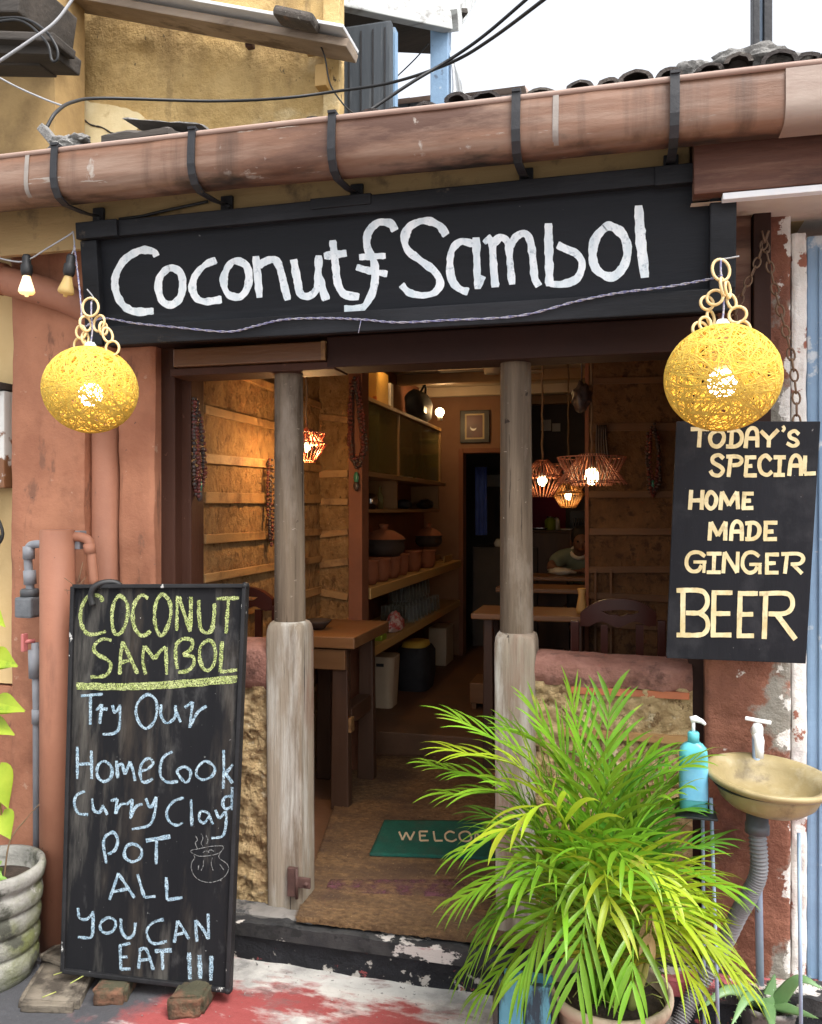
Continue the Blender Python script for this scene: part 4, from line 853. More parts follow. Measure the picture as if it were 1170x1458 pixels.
for (x0_, y0_, x1_, y1_) in ((76, 1388, 105, 1379), (100, 1400, 128, 1384), (60, 1420, 80, 1412)): mb.tube([onZ(x0_, y0_, ZS + .055), onZ(x1_, y1_, ZS + .06)], .0018, 5)
tag(mb.build('straw', 'stem'), 'dry straws scattered on the broken board', 'straw')
mb = MB()
for (q0, q1) in (((92, 823), (125, 838)), ((100, 838), (122, 822)), ((108, 836), (118, 800)), ((92, 840), (112, 832))): mb.tube(spline([onY(*q0, -.32), onY((q0[0] + q1[0]) / 2, (q0[1] + q1[1]) / 2 + 4, -.33), onY(*q1, -.31)], 4), .0012, 4)
tag(mb.build('twig', 'stem_dark'), 'few dry twigs caught between pipe and chalkboard top', 'twig')

# ------------------------------------------------------------------ mats
def flatmat(px4, z, th, name, m, label, nx, ny, amp, fr):
    P_ = [onZ(*p, z) for p in px4]; vs = []; mb = MB()
    for j in range(ny + 1):
        for i in range(nx + 1):
            u, v = i / nx, j / ny; p = P_[0].lerp(P_[1], u).lerp(P_[3].lerp(P_[2], u), v)
            p = p + V(0, 0, amp * noise.fractal(p * fr, .9, 2, 4)); vs.append(p)
    W_ = nx + 1; n0 = len(vs); fs = [(j * W_ + i, j * W_ + i + 1, (j + 1) * W_ + i + 1, (j + 1) * W_ + i) for j in range(ny) for i in range(nx)]
    bd = [i for i in range(W_)] + [j * W_ + nx for j in range(1, ny + 1)] + [ny * W_ + i for i in range(nx - 1, -1, -1)] + [j * W_ for j in range(ny - 1, 0, -1)]
    vs += [vs[b] - V(0, 0, th) for b in bd]; nb_ = len(bd); fs += [(bd[(q + 1) % nb_], bd[q], n0 + q, n0 + (q + 1) % nb_) for q in range(nb_)]
    mb.add(vs, fs, True); return mb, P_
mb, _ = flatmat([(422, 1305), (905, 1362), (770, 1076), (500, 1076)], .018, .018, 'm', 'coir', '', 150, 170, .004, 60)
rn = random.Random(2)
for k in range(2600):     # loose fibres along the front and left edges
    t = rn.random()
    if rn.random() < .7: p = onZ(422, 1305, .018).lerp(onZ(905, 1362, .018), t); d = V(rn.uniform(-.5, .5), -1, rn.uniform(-.6, .5))
    else: p = onZ(422, 1305, .018).lerp(onZ(500, 1076, .018), t * t); d = V(-1, rn.uniform(-.6, .4), rn.uniform(-.3, .6))
    L_ = rn.uniform(.006, .022); p = p - d.normalized() * .006 + V(0, 0, rn.uniform(-.012, .002)); e_ = p + d.normalized() * L_; s_ = V(.0007, .0004, 0)
    mb.add([p - s_, p + s_, e_], [(0, 1, 2)])
for k in range(15000):
    u, v = rn.random(), rn.random() ** 1.6
    p = onZ(422, 1305, .018).lerp(onZ(905, 1362, .018), u).lerp(onZ(500, 1076, .018).lerp(onZ(770, 1076, .018), u), v)
    d = V(rn.gauss(0, 1), rn.gauss(0, .7), rn.uniform(.2, .9)).normalized() * rn.uniform(.005, .012); s_ = V(.0009, .0005, 0)
    mb.add([p - s_ - V(0, 0, .002), p + s_ - V(0, 0, .002), p + d], [(0, 1, 2)])
cm = mb.build('coir_mat', 'coir'); tag(cm, 'long brown coir mat with a faded purple stripe across the threshold', 'mat')
mb, _ = flatmat([(462, 1268), (800, 1284), (770, 1252), (470, 1252)], .0205, .002, 'p', '', '', 60, 10, .003, 60)
mb.build('stripe', 'coir_purple', cm)
mb, GP = flatmat([(526, 1215), (705, 1221), (692, 1168), (547, 1167)], .031, .010, 'g', '', '', 40, 20, .001, 30)
gm = mb.build('welcome_mat', 'green_mat'); tag(gm, 'small green rubber mat with cream WELCOME lettering inside the doorway', 'mat')
zn = V(0, 0, 1); mb = MB(); gp0 = V(0, 0, .0315)
Lw = [['s', (568, 1184), (573, 1196), (578, 1185), (584, 1196), (590, 1184)], [(597, 1184), (598, 1197)], [(597, 1184), (609, 1184)], [(597, 1190), (606, 1190)], [(598, 1197), (610, 1197)], [(617, 1184), (619, 1197)], [(619, 1197), (630, 1197)],
      [(647, 1186), (640, 1184), (634, 1188), (635, 1195), (643, 1198), (650, 1195)], [(661, 1184), (654, 1188), (656, 1196), (665, 1198), (671, 1194), (668, 1186), (661, 1184)], ['s', (676, 1198), (677, 1184), (684, 1194), (690, 1184), (693, 1198)]]
strokes(mb, Lw, lambda x, y: (x, y), gp0, zn, 2.6, .03, .0006, 0); mb.build('lettering', 'mat_letters', gm)

# ------------------------------------------------------------------ wash basin
bc_ = onY(1094, 1106, -.27); zr = bc_.z
ws = thing('wash_basin', 'ochre glazed clay basin on a thin blue metal stand by the right pier', 'wash basin', (bc_.x, bc_.y, ZS))
prof = [(.0, -.085), (.06, -.087), (.105, -.080), (.128, -.060), (.140, -.034), (.141, -.022), (.139, -.018), (.158, -.014), (.172, -.004), (.174, .004), (.168, .010), (.158, .008), (.150, .002), (.138, -.004), (.130, -.018), (.115, -.048), (.085, -.064), (.03, -.070), (.0, -.070)]
mb = MB().lathe((0, 0, 0), prof, 64, jit=.012); tl_ = Matrix.Rotation(R(3), 3, 'X') @ Matrix.Rotation(R(3), 3, 'Y'); mb.v = [Vector((bc_.x, bc_.y, zr)) + tl_ @ v for v in mb.v]
mb.build('bowl', 'ceramic', ws)
MB().torus((bc_.x, bc_.y, zr - .020), (0, 0, 1), .146, .005, 48, 6).build('stand_ring', 'black_iron', ws)
for (px, py, px2, py2) in ((1012, 1136, 1024, 1452), (1137, 1186, 1141, 1452), (1172, 1140, 1196, 1400), (1000, 1150, 1003, 1400)):
    a = onY(px, py, bc_.y - (.04 if px in (1012, 1137) else -.06)); b = onY(px2, py2, bc_.y - (.05 if px in (1012, 1137) else -.06)); b.z = ZS
    MB().tube([a, b], .0052, 8).build('stand_leg', 'blue_metal', ws)
a = onY(986, 1152, -.30)
MB().box(a.x - .05, a.x + .062, -.36, -.25, a.z - .008, a.z - .002, .002).build('shelf', 'black_iron', ws)
MB().lathe((bc_.x - .03, bc_.y, zr), [(.0, -.085), (.030, -.086), (.030, -.135), (.033, -.136), (.033, -.160), (.0, -.161)], 18).build('drain', 'dark_pvc', ws)
hp = spline([V(bc_.x - .03, bc_.y, zr - .155), onY(1080, 1240, -.27), onY(1066, 1275, -.26), onY(1052, 1300, -.24), onY(1030, 1345, -.20), onY(1000, 1395, -.20), onY(980, 1430, -.24), onY(962, 1470, -.28)], 16)
rs = [.022 + .0035 * math.cos(i * 2.1) for i in range(len(hp))]
out = []; rr = []
for i in range(len(hp) - 1):
    for k in range(3): out.append(hp[i].lerp(hp[i + 1], k / 3)); rr.append(.0215 + .004 * math.cos((i * 3 + k) * 2 * math.pi / 4.5))
MB().tube(out, rr, 14).build('drain_hose', 'hose', ws)
tp = thing('water_tap', 'white plastic tap on a pale grey pipe above the clay basin', 'tap', onY(1083, 1400, -.13))
a = onY(1078, 1052, -.15); b = onY(1078, 1080, -.12); c = onY(1083, 1260, -.12); d = V(c.x, -.12, ZS)
MB().tube([V(a.x, -.12, a.z + .02), V(a.x + .003, -.12, zr - .1), d], .0115, 12).build('supply_pipe', 'blue_metal', tp)
m = MB().tube([V(a.x, -.10, a.z + .012), V(a.x, -.155, a.z + .012), V(a.x, -.185, a.z + .005), V(a.x, -.192, a.z - .045)], [.014, .015, .014, .011], 12)
m.lathe((a.x, -.155, a.z + .015), [(.0, 0), (.016, 0), (.016, .022), (.012, .032), (.006, .034), (.006, .042), (0, .042)], 14); m.build('spout', 'white_plastic', tp)
MB().bar((a.x - .034, -.15, a.z + .060), (a.x + .036, -.165, a.z + .054), .014, .010, .003).build('handle', 'white_plastic', tp)
sb = onY(987, 1150, -.30)
sbt = thing('soap_bottle', 'turquoise soap pump bottle standing on the shelf beside the clay basin', 'bottle', sb)
def rrect(mb, c, secs, n=28, e=5):
    vs = [];
    for (z, rx, ry) in secs:
        for k in range(n):
            a_ = 2 * math.pi * k / n; q_ = (abs(math.cos(a_)) ** e + abs(math.sin(a_)) ** e) ** (-1 / e); vs.append(Vector(c) + V(rx * q_ * math.cos(a_), ry * q_ * math.sin(a_), z))
    m_ = len(secs); mb.add(vs, [(i * n + k, i * n + (k + 1) % n, (i + 1) * n + (k + 1) % n, (i + 1) * n + k) for i in range(m_ - 1) for k in range(n)], True)
    mb.add(vs[:n], [tuple(range(n - 1, -1, -1))]); mb.add(vs[-n:], [tuple(range(n))]); return mb
rrect(MB(), sb, [(0, .036, .026), (.004, .038, .028), (.15, .039, .028), (.170, .036, .026), (.182, .026, .02), (.188, .016, .014)], e=4).build('body', 'soap', sbt)
rrect(MB(), sb, [(.03, .0392, .0292), (.118, .0392, .0292)], e=4).build('label', 'soap_label', sbt)
MB().lathe(sb, [(.0, .186), (.016, .186), (.016, .214), (.012, .218), (0, .218)], 16).build('collar', 'soap', sbt)
m = MB().tube([sb + V(0, 0, .216), sb + V(0, 0, .248)], .005, 10).tube([sb + V(-.008, 0, .250), sb + V(.006, 0, .254), sb + V(.024, -.004, .248), sb + V(.032, -.005, .240)], [.010, .010, .006, .004], 10).build('pump', 'white_plastic', sbt)

# ------------------------------------------------------------------ blue pilaster at the right edge
bd = thing('blue_pilaster', 'pale blue painted door frame with flaking white edge at the right side', 'door frame', (.72, .05, ZS))
xw = xat(1126, 900, -.07)
MB().slab((xw + .004, -.062, ZS), (.042, 0, 0), (0, 0, 2.4), (0, -1, 0), 8, 160, .012, 11, .2, 3, .008).build('white_edge', 'flaky_white', bd) if 'flaky_white' in M else None
MB().box(xw + .047, xw + .40, -.055, .2, ZS + .12, 2.24, .01).build('jamb', 'blue', bd)
MB().box(xw + .078, xw + .095, -.063, -.05, ZS + .12, 2.2, .004).build('bead', 'blue', bd)
MB().box(xw + .047, xw + .5, -.058, .2, ZS - .02, ZS + .118, .01).build('foot', 'terracotta', bd)

# ================================================================== INTERIOR (shell = parts of the shop)
LW = -1.60; PY = 1.43; BW = 4.33
def panel_wall(o, ux, nrm, z0, z1, seed, bands, name, m1='bark_panel', m2='plank'):
    """rough bark panels between plank bands: each wall one part, each band a sub-part"""
    o = Vector(o); ux = Vector(ux); nrm = Vector(nrm)
    w_ = MB().slab(o + V(0, 0, z0), ux, (0, 0, z1 - z0), nrm, max(20, int(ux.length / .022)), 90, .010, 12, .03, seed).build(name, m1, shop)
    rn = random.Random(seed)
    for z in bands:
        tl = rn.uniform(-.012, .012); a = o + V(0, 0, z - tl) + nrm * .008; b = o + ux + V(0, 0, z + tl) + nrm * .008
        MB().bar(a + ux.normalized() * .003, b - ux.normalized() * .003, .018, rn.uniform(.032, .045), .003).build('plank_band', m2, w_)
    return w_
zb = [.30, .47, .64, .81, .97, 1.14, 1.29, 1.46, 1.62, 1.80, 1.98]
panel_wall((LW, .14, 0), (0, PY - .14, 0), (1, 0, 0), 0, 2.2, 2, zb, 'panel_wall')
xpt = onY(497, 700, PY).x; xpe = onY(517, 700, PY).x
panel_wall((LW, PY, 0), (xpt - LW, 0, 0), (0, -1, 0), 0, 2.3, 5, [.45, .62, .79, .95, 1.12, 1.28, 1.45, 1.60, 1.9], 'panel_wall')
MB().box(xpt + .002, xpe, PY - .02, PY + .10, 0, 2.3, .004).build('partition_post', 'brown_wall', shop)
MB().box(LW - .14, LW - .12, PY, 6, 0, 2.5).build('inner_wall', 'brown_wall', shop)
MB().box(LW - .16, LW - .03, -.0, PY, 0, 2.5).build('inner_wall', 'brown_wall', shop)
xs0 = onY(838, 760, 1.83).x
panel_wall((xs0, 1.83, .0), (.9, 0, 0), (0, -1, 0), 0, 2.45, 8, [.6, .78, .93, 1.09, 1.29, 1.49, 1.85, 2.1], 'panel_wall', 'shaded_panel', 'shaded_band')
for px in (846, 868): MB().box(onY(px, 800, 1.815).x, onY(px + 3, 800, 1.815).x, 1.80, 1.815, .5, 1.085).build('plank_band', 'shaded_band', shop)
MB().box(xs0 - .02, xs0, 1.82, 2.0, .1, 2.45).build('partition_post', 'brown_wall', shop)
MB().box(.42, .46, .1, 1.8, 0, 2.5).build('inner_wall', 'brown_wall', shop)
MB().box(.45, .50, 1.8, 7.0, 0, 2.5).build('inner_wall', 'brown_wall', shop)
bwp = [(-1.75, -1.36, .1, 2.5), (-1.36, -1.0, 1.90, 2.5), (-1.0, -.90, .1, 2.5)]
for x0, x1, z0, z1 in bwp: MB().box(x0, x1, BW, BW + .12, z0, z1).build('back_wall', 'back_wall', shop)
MB().box(-.95, -.90, BW + .12, 5.6, .1, 2.5).build('inner_wall', 'kitchen', shop)
MB().box(-1.75, .5, 5.6, 5.7, .1, 2.5).build('back_wall', 'kitchen', shop)
xm0, xm1 = onY(745, 720, 5.59).x, onY(805, 720, 5.59).x
MB().box(xm0, xm1, 5.58, 5.597, .5, 1.62).build('painted_panel', 'magenta', shop)
for (x0, x1, z0, z1) in ((-1.40, -1.36, .13, 1.94), (-1.0, -.965, .13, 1.94), (-1.359, -1.001, 1.90, 1.94)): MB().box(x0, x1, BW - .03, BW - .002, z0, z1, .003).build('door_frame', 'brown_wall', shop)
MB().box(-1.8, .6, .1, 7, 2.46, 2.50).build('ceiling', 'ceiling', shop)
for k in range(7): MB().box(-1.72, .5, .55 + .72 * k, .63 + .72 * k, 2.38, 2.458, .004).build('ceiling_beam', 'ceiling' if k % 2 else 'cab_wood', shop)

# ------------------------------------------------------------------ shelves on the left
SX = -1.345
def shelf(z, x1, y0, y1, th, label, m):
    return tag(MB().box(LW - .11, x1, y0, y1, z - th, z, .004).build('wall_shelf', m), label, 'shelf')
shelf(.975, SX, PY + .12, 4.15, .06, 'thick yellow pine shelf holding the clay pots', 'shelf_edge')
shelf(.64, SX, PY + .0 + .12, 4.10, .05, 'lowest long yellow pine shelf holding the drinking glasses', 'shelf_edge')
shelf(1.41, -1.47, PY + .12, 3.85, .022, 'thin dark shelf below the glass cabinet', 'cab_wood')
cab = thing('glass_cabinet', 'wooden wall cabinet with sliding green tinted glass doors', 'cabinet', (-1.5, 2.6, 1.62))
cy0, cy1, cx = PY + .12, 3.85, -1.455
MB().box(LW - .11, cx, cy0, cy1, 2.05, 2.075, .003).build('top_board', 'shelf_edge', cab)
MB().box(LW - .11, cx + .03, cy0, cy1 + .03, 1.60, 1.628, .003).build('bottom_board', 'cab_wood', cab)
for y in (cy0 + .01, 2.55, cy1 - .02):
    MB().box(LW - .11, cx - .004, y, y + .022, 1.63, 2.048).build('divider', 'cab_wood', cab)
    MB().box(LW - .11, cx - .02, y, y + .018, 1.412, 1.598).build('divider', 'cab_wood', cab)
MB().box(LW - .11, LW - .10, cy0, cy1, 1.63, 2.05).build('back_board', 'cab_wood', cab)
for k, (a, b) in enumerate(((cy0 + .03, 2.1), (2.06, 2.55), (2.58, 3.2), (3.16, 3.82))):
    MB().box(cx - .012 - .008 * (k % 2), cx - .008 - .008 * (k % 2), a, b, 1.64, 2.04).build('glass_pane', 'cab_glass', cab)
tag(MB().box(-1.60, -1.52, 3.0, 3.16, 1.63, 1.86, .004).build('paper_box', 'paper'), 'pale box seen through the cabinet glass', 'box')
mb = MB(); rn = random.Random(3)
for k in range(9): y = 3.25 + .03 * k; mb.tube([(-1.52, y, 1.64), (-1.50 + rn.uniform(-.02, .02), y + rn.uniform(-.05, .05), 1.80)], .005, 5)
tag(mb.build('straw_bundle', 'red_pack'), 'bundle of red and white straws inside the cabinet', 'straws')
# things on the cabinet
ct = onX(538, 562, -1.50)
tag(MB().box(-1.60, -1.48, ct.y - .10, ct.y + .17, 2.077, 2.28, .006).build('carton', 'carton'), 'golden carton glowing under the bulb on top of the cabinet', 'box')
tag(MB().box(-1.62, -1.50, ct.y + .30, ct.y + .36, 2.077, 2.25, .004).build('carton', 'paper'), 'narrow pale carton between the golden carton and black bag', 'box')
bgp = onX(596, 595, -1.53)
bb_ = thing('black_bag', 'black fabric bag on top of the cabinet by the round bulb', 'bag', (bgp.x, bgp.y, 2.077))
bm = bmesh.new(); bmesh.ops.create_icosphere(bm, subdivisions=3, radius=1)
for v in bm.verts:
    d = v.co.copy(); e = 2.6; q_ = (abs(d.x) ** e + abs(d.y) ** e + abs(d.z) ** e) ** (-1 / e)
    v.co = V(bgp.x, bgp.y, 2.20) + V(d.x * .07, d.y * .30, d.z * .118) * q_ * (1 + .14 * noise.noise(d * 2.3))
MB().bm(bm, True).build('body', 'black_bag', bb_)
MB().tube(spline([V(bgp.x + .03, bgp.y - .1, 2.28), V(bgp.x + .05, bgp.y, 2.36), V(bgp.x + .03, bgp.y + .1, 2.28)], 6), .009, 6).build('handle', 'black_bag', bb_)
MB().box(bgp.x + .062, bgp.x + .072, bgp.y - .12, bgp.y - .04, 2.14, 2.19).build('label', 'jade', bb_)
def globe(p, r, watt, label, m='bulb_soft', group=None):
    t = thing('bulb_lamp', label, 'lamp', p - V(0, 0, r + .03), group); MB().sphere(p, r, 16, 10).build('bulb', m, t)
    MB().lathe(p, [(.0, -r - .03), (.02, -r - .03), (.018, -r + .004), (0, -r + .006)], 12).build('holder', 'socket_white', t)
    lamp_light(t, p + V(.01, 0, 0), watt, (1, .62, .28), r * 1.1); return t
gb = onX(626, 587, -1.44); globe(gb, .036, 5.0, 'round lit bulb at the far end of the cabinet top')
g2 = V(-1.44, ct.y - .10, 2.37); globe(g2, .030, 6.0, 'lit bulb above the golden carton')
# lidded black pots and red clay pots
def clay_pot(p, r, h, m, label, lid=None, group=None):
    t = thing('clay_pot', label, 'pot', p, group)
    MB().lathe(p, [(0, 0), (r * .72, 0), (r * .95, h * .30), (r, h * .55), (r * .93, h * .86), (r * 1.02, h * .93), (r * 1.04, h), (r * .94, h), (r * .86, h * .88), (r * .9, h * .5), (r * .6, .012), (0, .012)], 28, jit=.015).build('body', m, t)
    if lid:
        MB().lathe(p + V(0, 0, h), [(r * 1.03, .002), (r * .9, .022), (r * .5, .052), (r * .22, .062), (r * .16, .075), (r * .25, .088), (r * .2, .096), (0, .098)], 28).build('lid', lid, t)
    return t
def on_shelf(px, py, x, z): p = onX(px, py, x); return V(x, p.y, z)
G_ = 'red clay pots along the pine shelf'
for px, r_, h_, lb in ((524, .062, .14, 'leftmost red clay pot half hidden by the partition on the pine shelf'), (540, .068, .14, 'large red clay pot below the black lidded pot'), (556, .062, .135, 'red clay pot right of the large one on the pine shelf'), (570, .056, .14, 'narrow red clay pot in the middle of the pine shelf row'), (587, .066, .145, 'red clay pot under the small lidded pot'), (606, .075, .13, 'far darker red clay pot near the shelf end')):
    clay_pot(on_shelf(px, 820, -1.43, .977), r_, h_, 'clay_red', lb, None, G_)
p = on_shelf(546, 790, -1.47, 1.115); clay_pot(p, .135, .105, 'clay_black', 'big soot black clay pot with a brown lid stacked on the red pots', 'clay_red')
p = on_shelf(610, 780, -1.47, 1.12); clay_pot(p, .105, .085, 'clay_black', 'smaller dark clay pot with a pointed lid further along the shelf', 'clay_red')
tag(MB().box(-1.50, -1.40, 3.70, 4.0, .977, .99).box(-1.405, -1.395, 3.70, 4.0, .99, 1.03).box(-1.505, -1.495, 3.70, 4.0, .99, 1.03).build('wooden_tray', 'shelf_edge'), 'small wooden tray at the far end of the pot shelf', 'tray')
# glasses
gl = thing('drinking_glass', 'clear upturned drinking glass among the rows on the lowest shelf', 'glass', (-1.40, 2.6, .64), 'upturned glasses on the lowest shelf')
MB().lathe((-1.40, 2.6, .642), [(.034, 0), (.0335, .002), (.028, .105), (.026, .112), (.0, .113), (.0, .109), (.024, .106), (.031, .002)], 16).build('glass_wall', 'glass', gl)
first = True
for j in range(3):
    for i in range(9):
        for k in range(2 if (j > 0 and i > 1) else 1):
            if first: first = False; continue
            dup(gl, (-.085 * j, .098 * i + .03 * (j % 2), .116 * k), 'clear upturned drinking glass among the rows on the lowest shelf', 'upturned glasses on the lowest shelf')
pk = on_shelf(562, 902, -1.40, .642)
bm = bmesh.new(); bmesh.ops.create_icosphere(bm, subdivisions=3, radius=1)
for v in bm.verts: d = v.co.copy(); v.co = pk + V(0, 0, .06) + V(d.x * .05 * (1 - .4 * d.z), d.y * .12 * (1 - .5 * d.z), d.z * .065) * (1 + .25 * noise.noise(d * 3))
tag(MB().bm(bm).build('snack_packet', 'red_pack'), 'crumpled red and white packet lying on the lowest shelf', 'packet')
pk = on_shelf(545, 915, -1.37, .642)
tag(MB().box(-1.42, -1.36, pk.y - .05, pk.y + .05, .642, .675, .008).build('small_carton', 'leaf_lime'), 'small lime green carton at the near end of the lowest shelf', 'carton')
# dim odds and ends in the open cubby
for px, sc, m_, lb in ((528, (.05, .06, .05), 'steel', 'shiny steel bowl in the left cubby under the cabinet'), (575, (.06, .08, .035), 'black_bag', 'black bundle in the right cubby under the cabinet'), (606, (.06, .12, .04), 'beads', 'dark tangled cloth in the right cubby under the cabinet')):
    p = on_shelf(px, 700, -1.56, 1.41); bm = bmesh.new(); bmesh.ops.create_icosphere(bm, subdivisions=3, radius=1)
    for v in bm.verts: d = v.co.copy(); v.co = p + V(0, 0, sc[2]) + V(d.x * sc[0], d.y * sc[1], d.z * sc[2]) * (1 + .25 * noise.noise(d * 2.5 + p))
    tag(MB().bm(bm, True).build('steel_bowl' if m_ == 'steel' else 'bundle', m_), lb, 'bowl' if m_ == 'steel' else 'bundle')
p = on_shelf(541, 700, -1.55, 1.41)
tag(MB().lathe(p, [(0, 0), (.022, 0), (.024, .08), (.010, .11), (.009, .15), (0, .152)], 14).build('bottle', 'cab_glass'), 'slim glass bottle in the left cubby under the cabinet', 'bottle')
# under the bench
p = onZ(546, 1004, .13)
tb = thing('waste_bin', 'beige square bin under the lowest shelf', 'bin', p)
rrect(MB(), p, [(0, .075, .085), (.30, .09, .10), (.33, .09, .10)], e=7).build('body', 'bin', tb)
MB().box(p.x - .02, p.x + .03, p.y - .103, p.y - .098, .40, .42).build('handle', 'black_bag', tb)
p = onZ(592, 978, .13)
ap = thing('tool_case', 'black case with a yellow lid under the lowest shelf', 'case', p)
rrect(MB(), p, [(0, .11, .16), (.10, .125, .18), (.26, .125, .18), (.30, .10, .15)], e=4).build('body', 'black_bag', ap)
rrect(MB(), p, [(.30, .09, .13), (.33, .085, .12), (.34, .05, .08)], e=4).build('lid', 'yellow_plastic', ap)
p = onZ(625, 948, .13)
tag(MB().box(p.x - .09, p.x + .06, p.y, p.y + .3, .13, .44, .01).build('cardboard_box', 'bin'), 'pale box in the shade behind the black case', 'box')
# picture on the back wall
a = onY(655, 585, BW - .02); b = onY(697, 630, BW - .02)
pf = thing('picture_frame', 'dark framed red picture with a white crescent on the back wall', 'picture', (a + b) / 2)
MB().box(a.x, b.x, BW - .03, BW - .002, b.z, a.z, .004).build('frame', 'frame_black', pf)
MB().box(a.x + .045, b.x - .045, BW - .034, BW - .0305, b.z + .03, a.z - .03).build('liner', 'gold', pf)
MB().box(a.x + .06, b.x - .06, BW - .038, BW - .0345, b.z + .045, a.z - .045).build('picture', 'picture', pf)
cc = V((a.x + b.x) / 2 - .01, BW - .0395, (a.z + b.z) / 2 - .01); po = [cc + V(.028 * math.cos(t), 0, .028 * math.sin(t)) for t in [R(150 + 15 * i) for i in range(13)]] + [cc + V(.004, 0, .012) + V(.030 * math.cos(t), 0, .022 * math.sin(t)) for t in [R(320 - 12 * i) for i in range(12)]]
MB().prism(po, (0, .001, 0)).build('crescent', 'white_plastic', pf)
# behind the far doorway
a = onY(676, 665, BW + .35); b = onY(694, 762, BW + .35)
mb = MB(); vs = []
for i in range(13):
    for j in range(9): u, v = i / 12, j / 8; vs.append(V(a.x + (b.x - a.x) * u, BW + .35 + .03 * math.sin(u * 17 + v), a.z + (b.z - a.z) * v))
mb.add(vs, [(i * 9 + j, i * 9 + j + 1, i * 9 + 10 + j, i * 9 + 9 + j) for i in range(12) for j in range(8)], True)
tag(mb.build('hanging_cloth', 'blue_cloth'), 'blue cloth hanging in the far doorway', 'cloth')
a = onY(686, 690, BW + 1.2)
tag(MB().box(a.x, a.x + .35, BW + 1.2, BW + 1.25, a.z - .02, a.z + .10, .004).build('wall_box', 'paper'), 'pale box on the wall seen through the far doorway', 'box')
a = onY(690, 778, BW + .6)
tag(MB().box(a.x - .1, a.x + .5, BW + .5, BW + .9, .13, a.z, .006).build('side_counter', 'kitchen'), 'dark counter inside the far doorway', 'counter')
tag(rrect(MB(), V(a.x + .16, BW + .6, a.z + .002), [(0, .06, .05), (.03, .07, .06), (.07, .05, .04)]).build('bread_loaf', 'paper'), 'pale loaf on the counter in the far doorway', 'food')

# ------------------------------------------------------------------ tables and chairs
def table(x0, x1, y0, y1, z, zf, th, label, legs):
    t = thing('wooden_table', label, 'table', ((x0 + x1) / 2, (y0 + y1) / 2, zf))
    n = 3
    MB().box(x0, x1, y0, y1, z - th, z, .006).build('table_top', 'table_wood', t)
    for (x, y, w_, d_) in legs:
        MB().hexa([V(x - w_, y - d_, zf), V(x + w_, y - d_, zf), V(x + w_, y + d_, zf), V(x - w_, y + d_, zf), V(x - w_ * .8, y - d_ * .8, z - th), V(x + w_ * .8, y - d_ * .8, z - th), V(x + w_ * .8, y + d_ * .8, z - th), V(x - w_ * .8, y + d_ * .8, z - th)], .006).build('leg', 'table_dark', t)
    return t
YN = 3.6 - 2.774; YF = PY - .025
t = table(LW + .02, -1.20, YN, YF, .82, 0, .055, 'heavy brown wooden table on trestle legs left of the doorway', [(-1.29, YN + .08, .045, .03), (-1.29, YF - .10, .045, .03), (-1.52, YN + .08, .04, .03), (-1.52, YF - .10, .04, .03)])
MB().box(-1.50, -1.255, YN + .03, YN + .055, .66, .755, .004).build('apron', 'table_wood', t)
MB().box(-1.325, -1.255, YN + .13, YF - .14, .38, .46, .005).build('stretcher', 'table_dark', t)
MB().box(-1.262, -1.235, YN + .06, YN + .11, .36, .43, .006).build('tenon', 'plank', t)
bw_ = onY(452, 886, YN + .2)
tag(MB().lathe((bw_.x, YN + .2, .822), [(0, 0), (.03, 0), (.06, .03), (.07, .045), (.066, .045), (.05, .02), (0, .008)], 20).build('bowl', 'clay_black'), 'small black bowl on the heavy brown table beside the column', 'bowl')
xt0 = onZ(676, 868, .86).x
table(xt0, xs0 + .05, 1.55, 1.95, .855, 0.0, .03, 'nearest long dark wooden table between right column and partition', [(xt0 + .08, 1.65, .03, .03), (xt0 + .08, 1.88, .03, .03), (xs0 - .05, 1.65, .03, .03), (xs0 - .05, 1.79, .03, .03)])
table(-.84, -.10, 2.75, 3.1, .88, .13, .03, 'middle long wooden table in front of the seated person', [(-.78, 2.8, .03, .03), (-.78, 3.02, .03, .03), (-.16, 2.8, .03, .03), (-.16, 3.02, .03, .03)])
table(-.86, -.10, 3.72, 4.1, .88, .13, .03, 'farthest wooden table under the arms of the seated person', [(-.80, 3.78, .03, .03), (-.80, 4.02, .03, .03), (-.16, 3.78, .03, .03), (-.16, 4.02, .03, .03)])
fs0 = onZ(668, 1010, .13); fs1 = onZ(716, 1010, .13)
tag(MB().box(fs0.x, fs1.x, fs0.y, fs0.y + .3, .17, .30, .006).box(fs0.x + .01, fs0.x + .04, fs0.y + .02, fs0.y + .28, .13, .17).box(fs1.x - .04, fs1.x - .01, fs0.y + .02, fs0.y + .28, .13, .17).build('footstool', 'table_wood'), 'low brown wooden footstool beside the right column', 'stool')
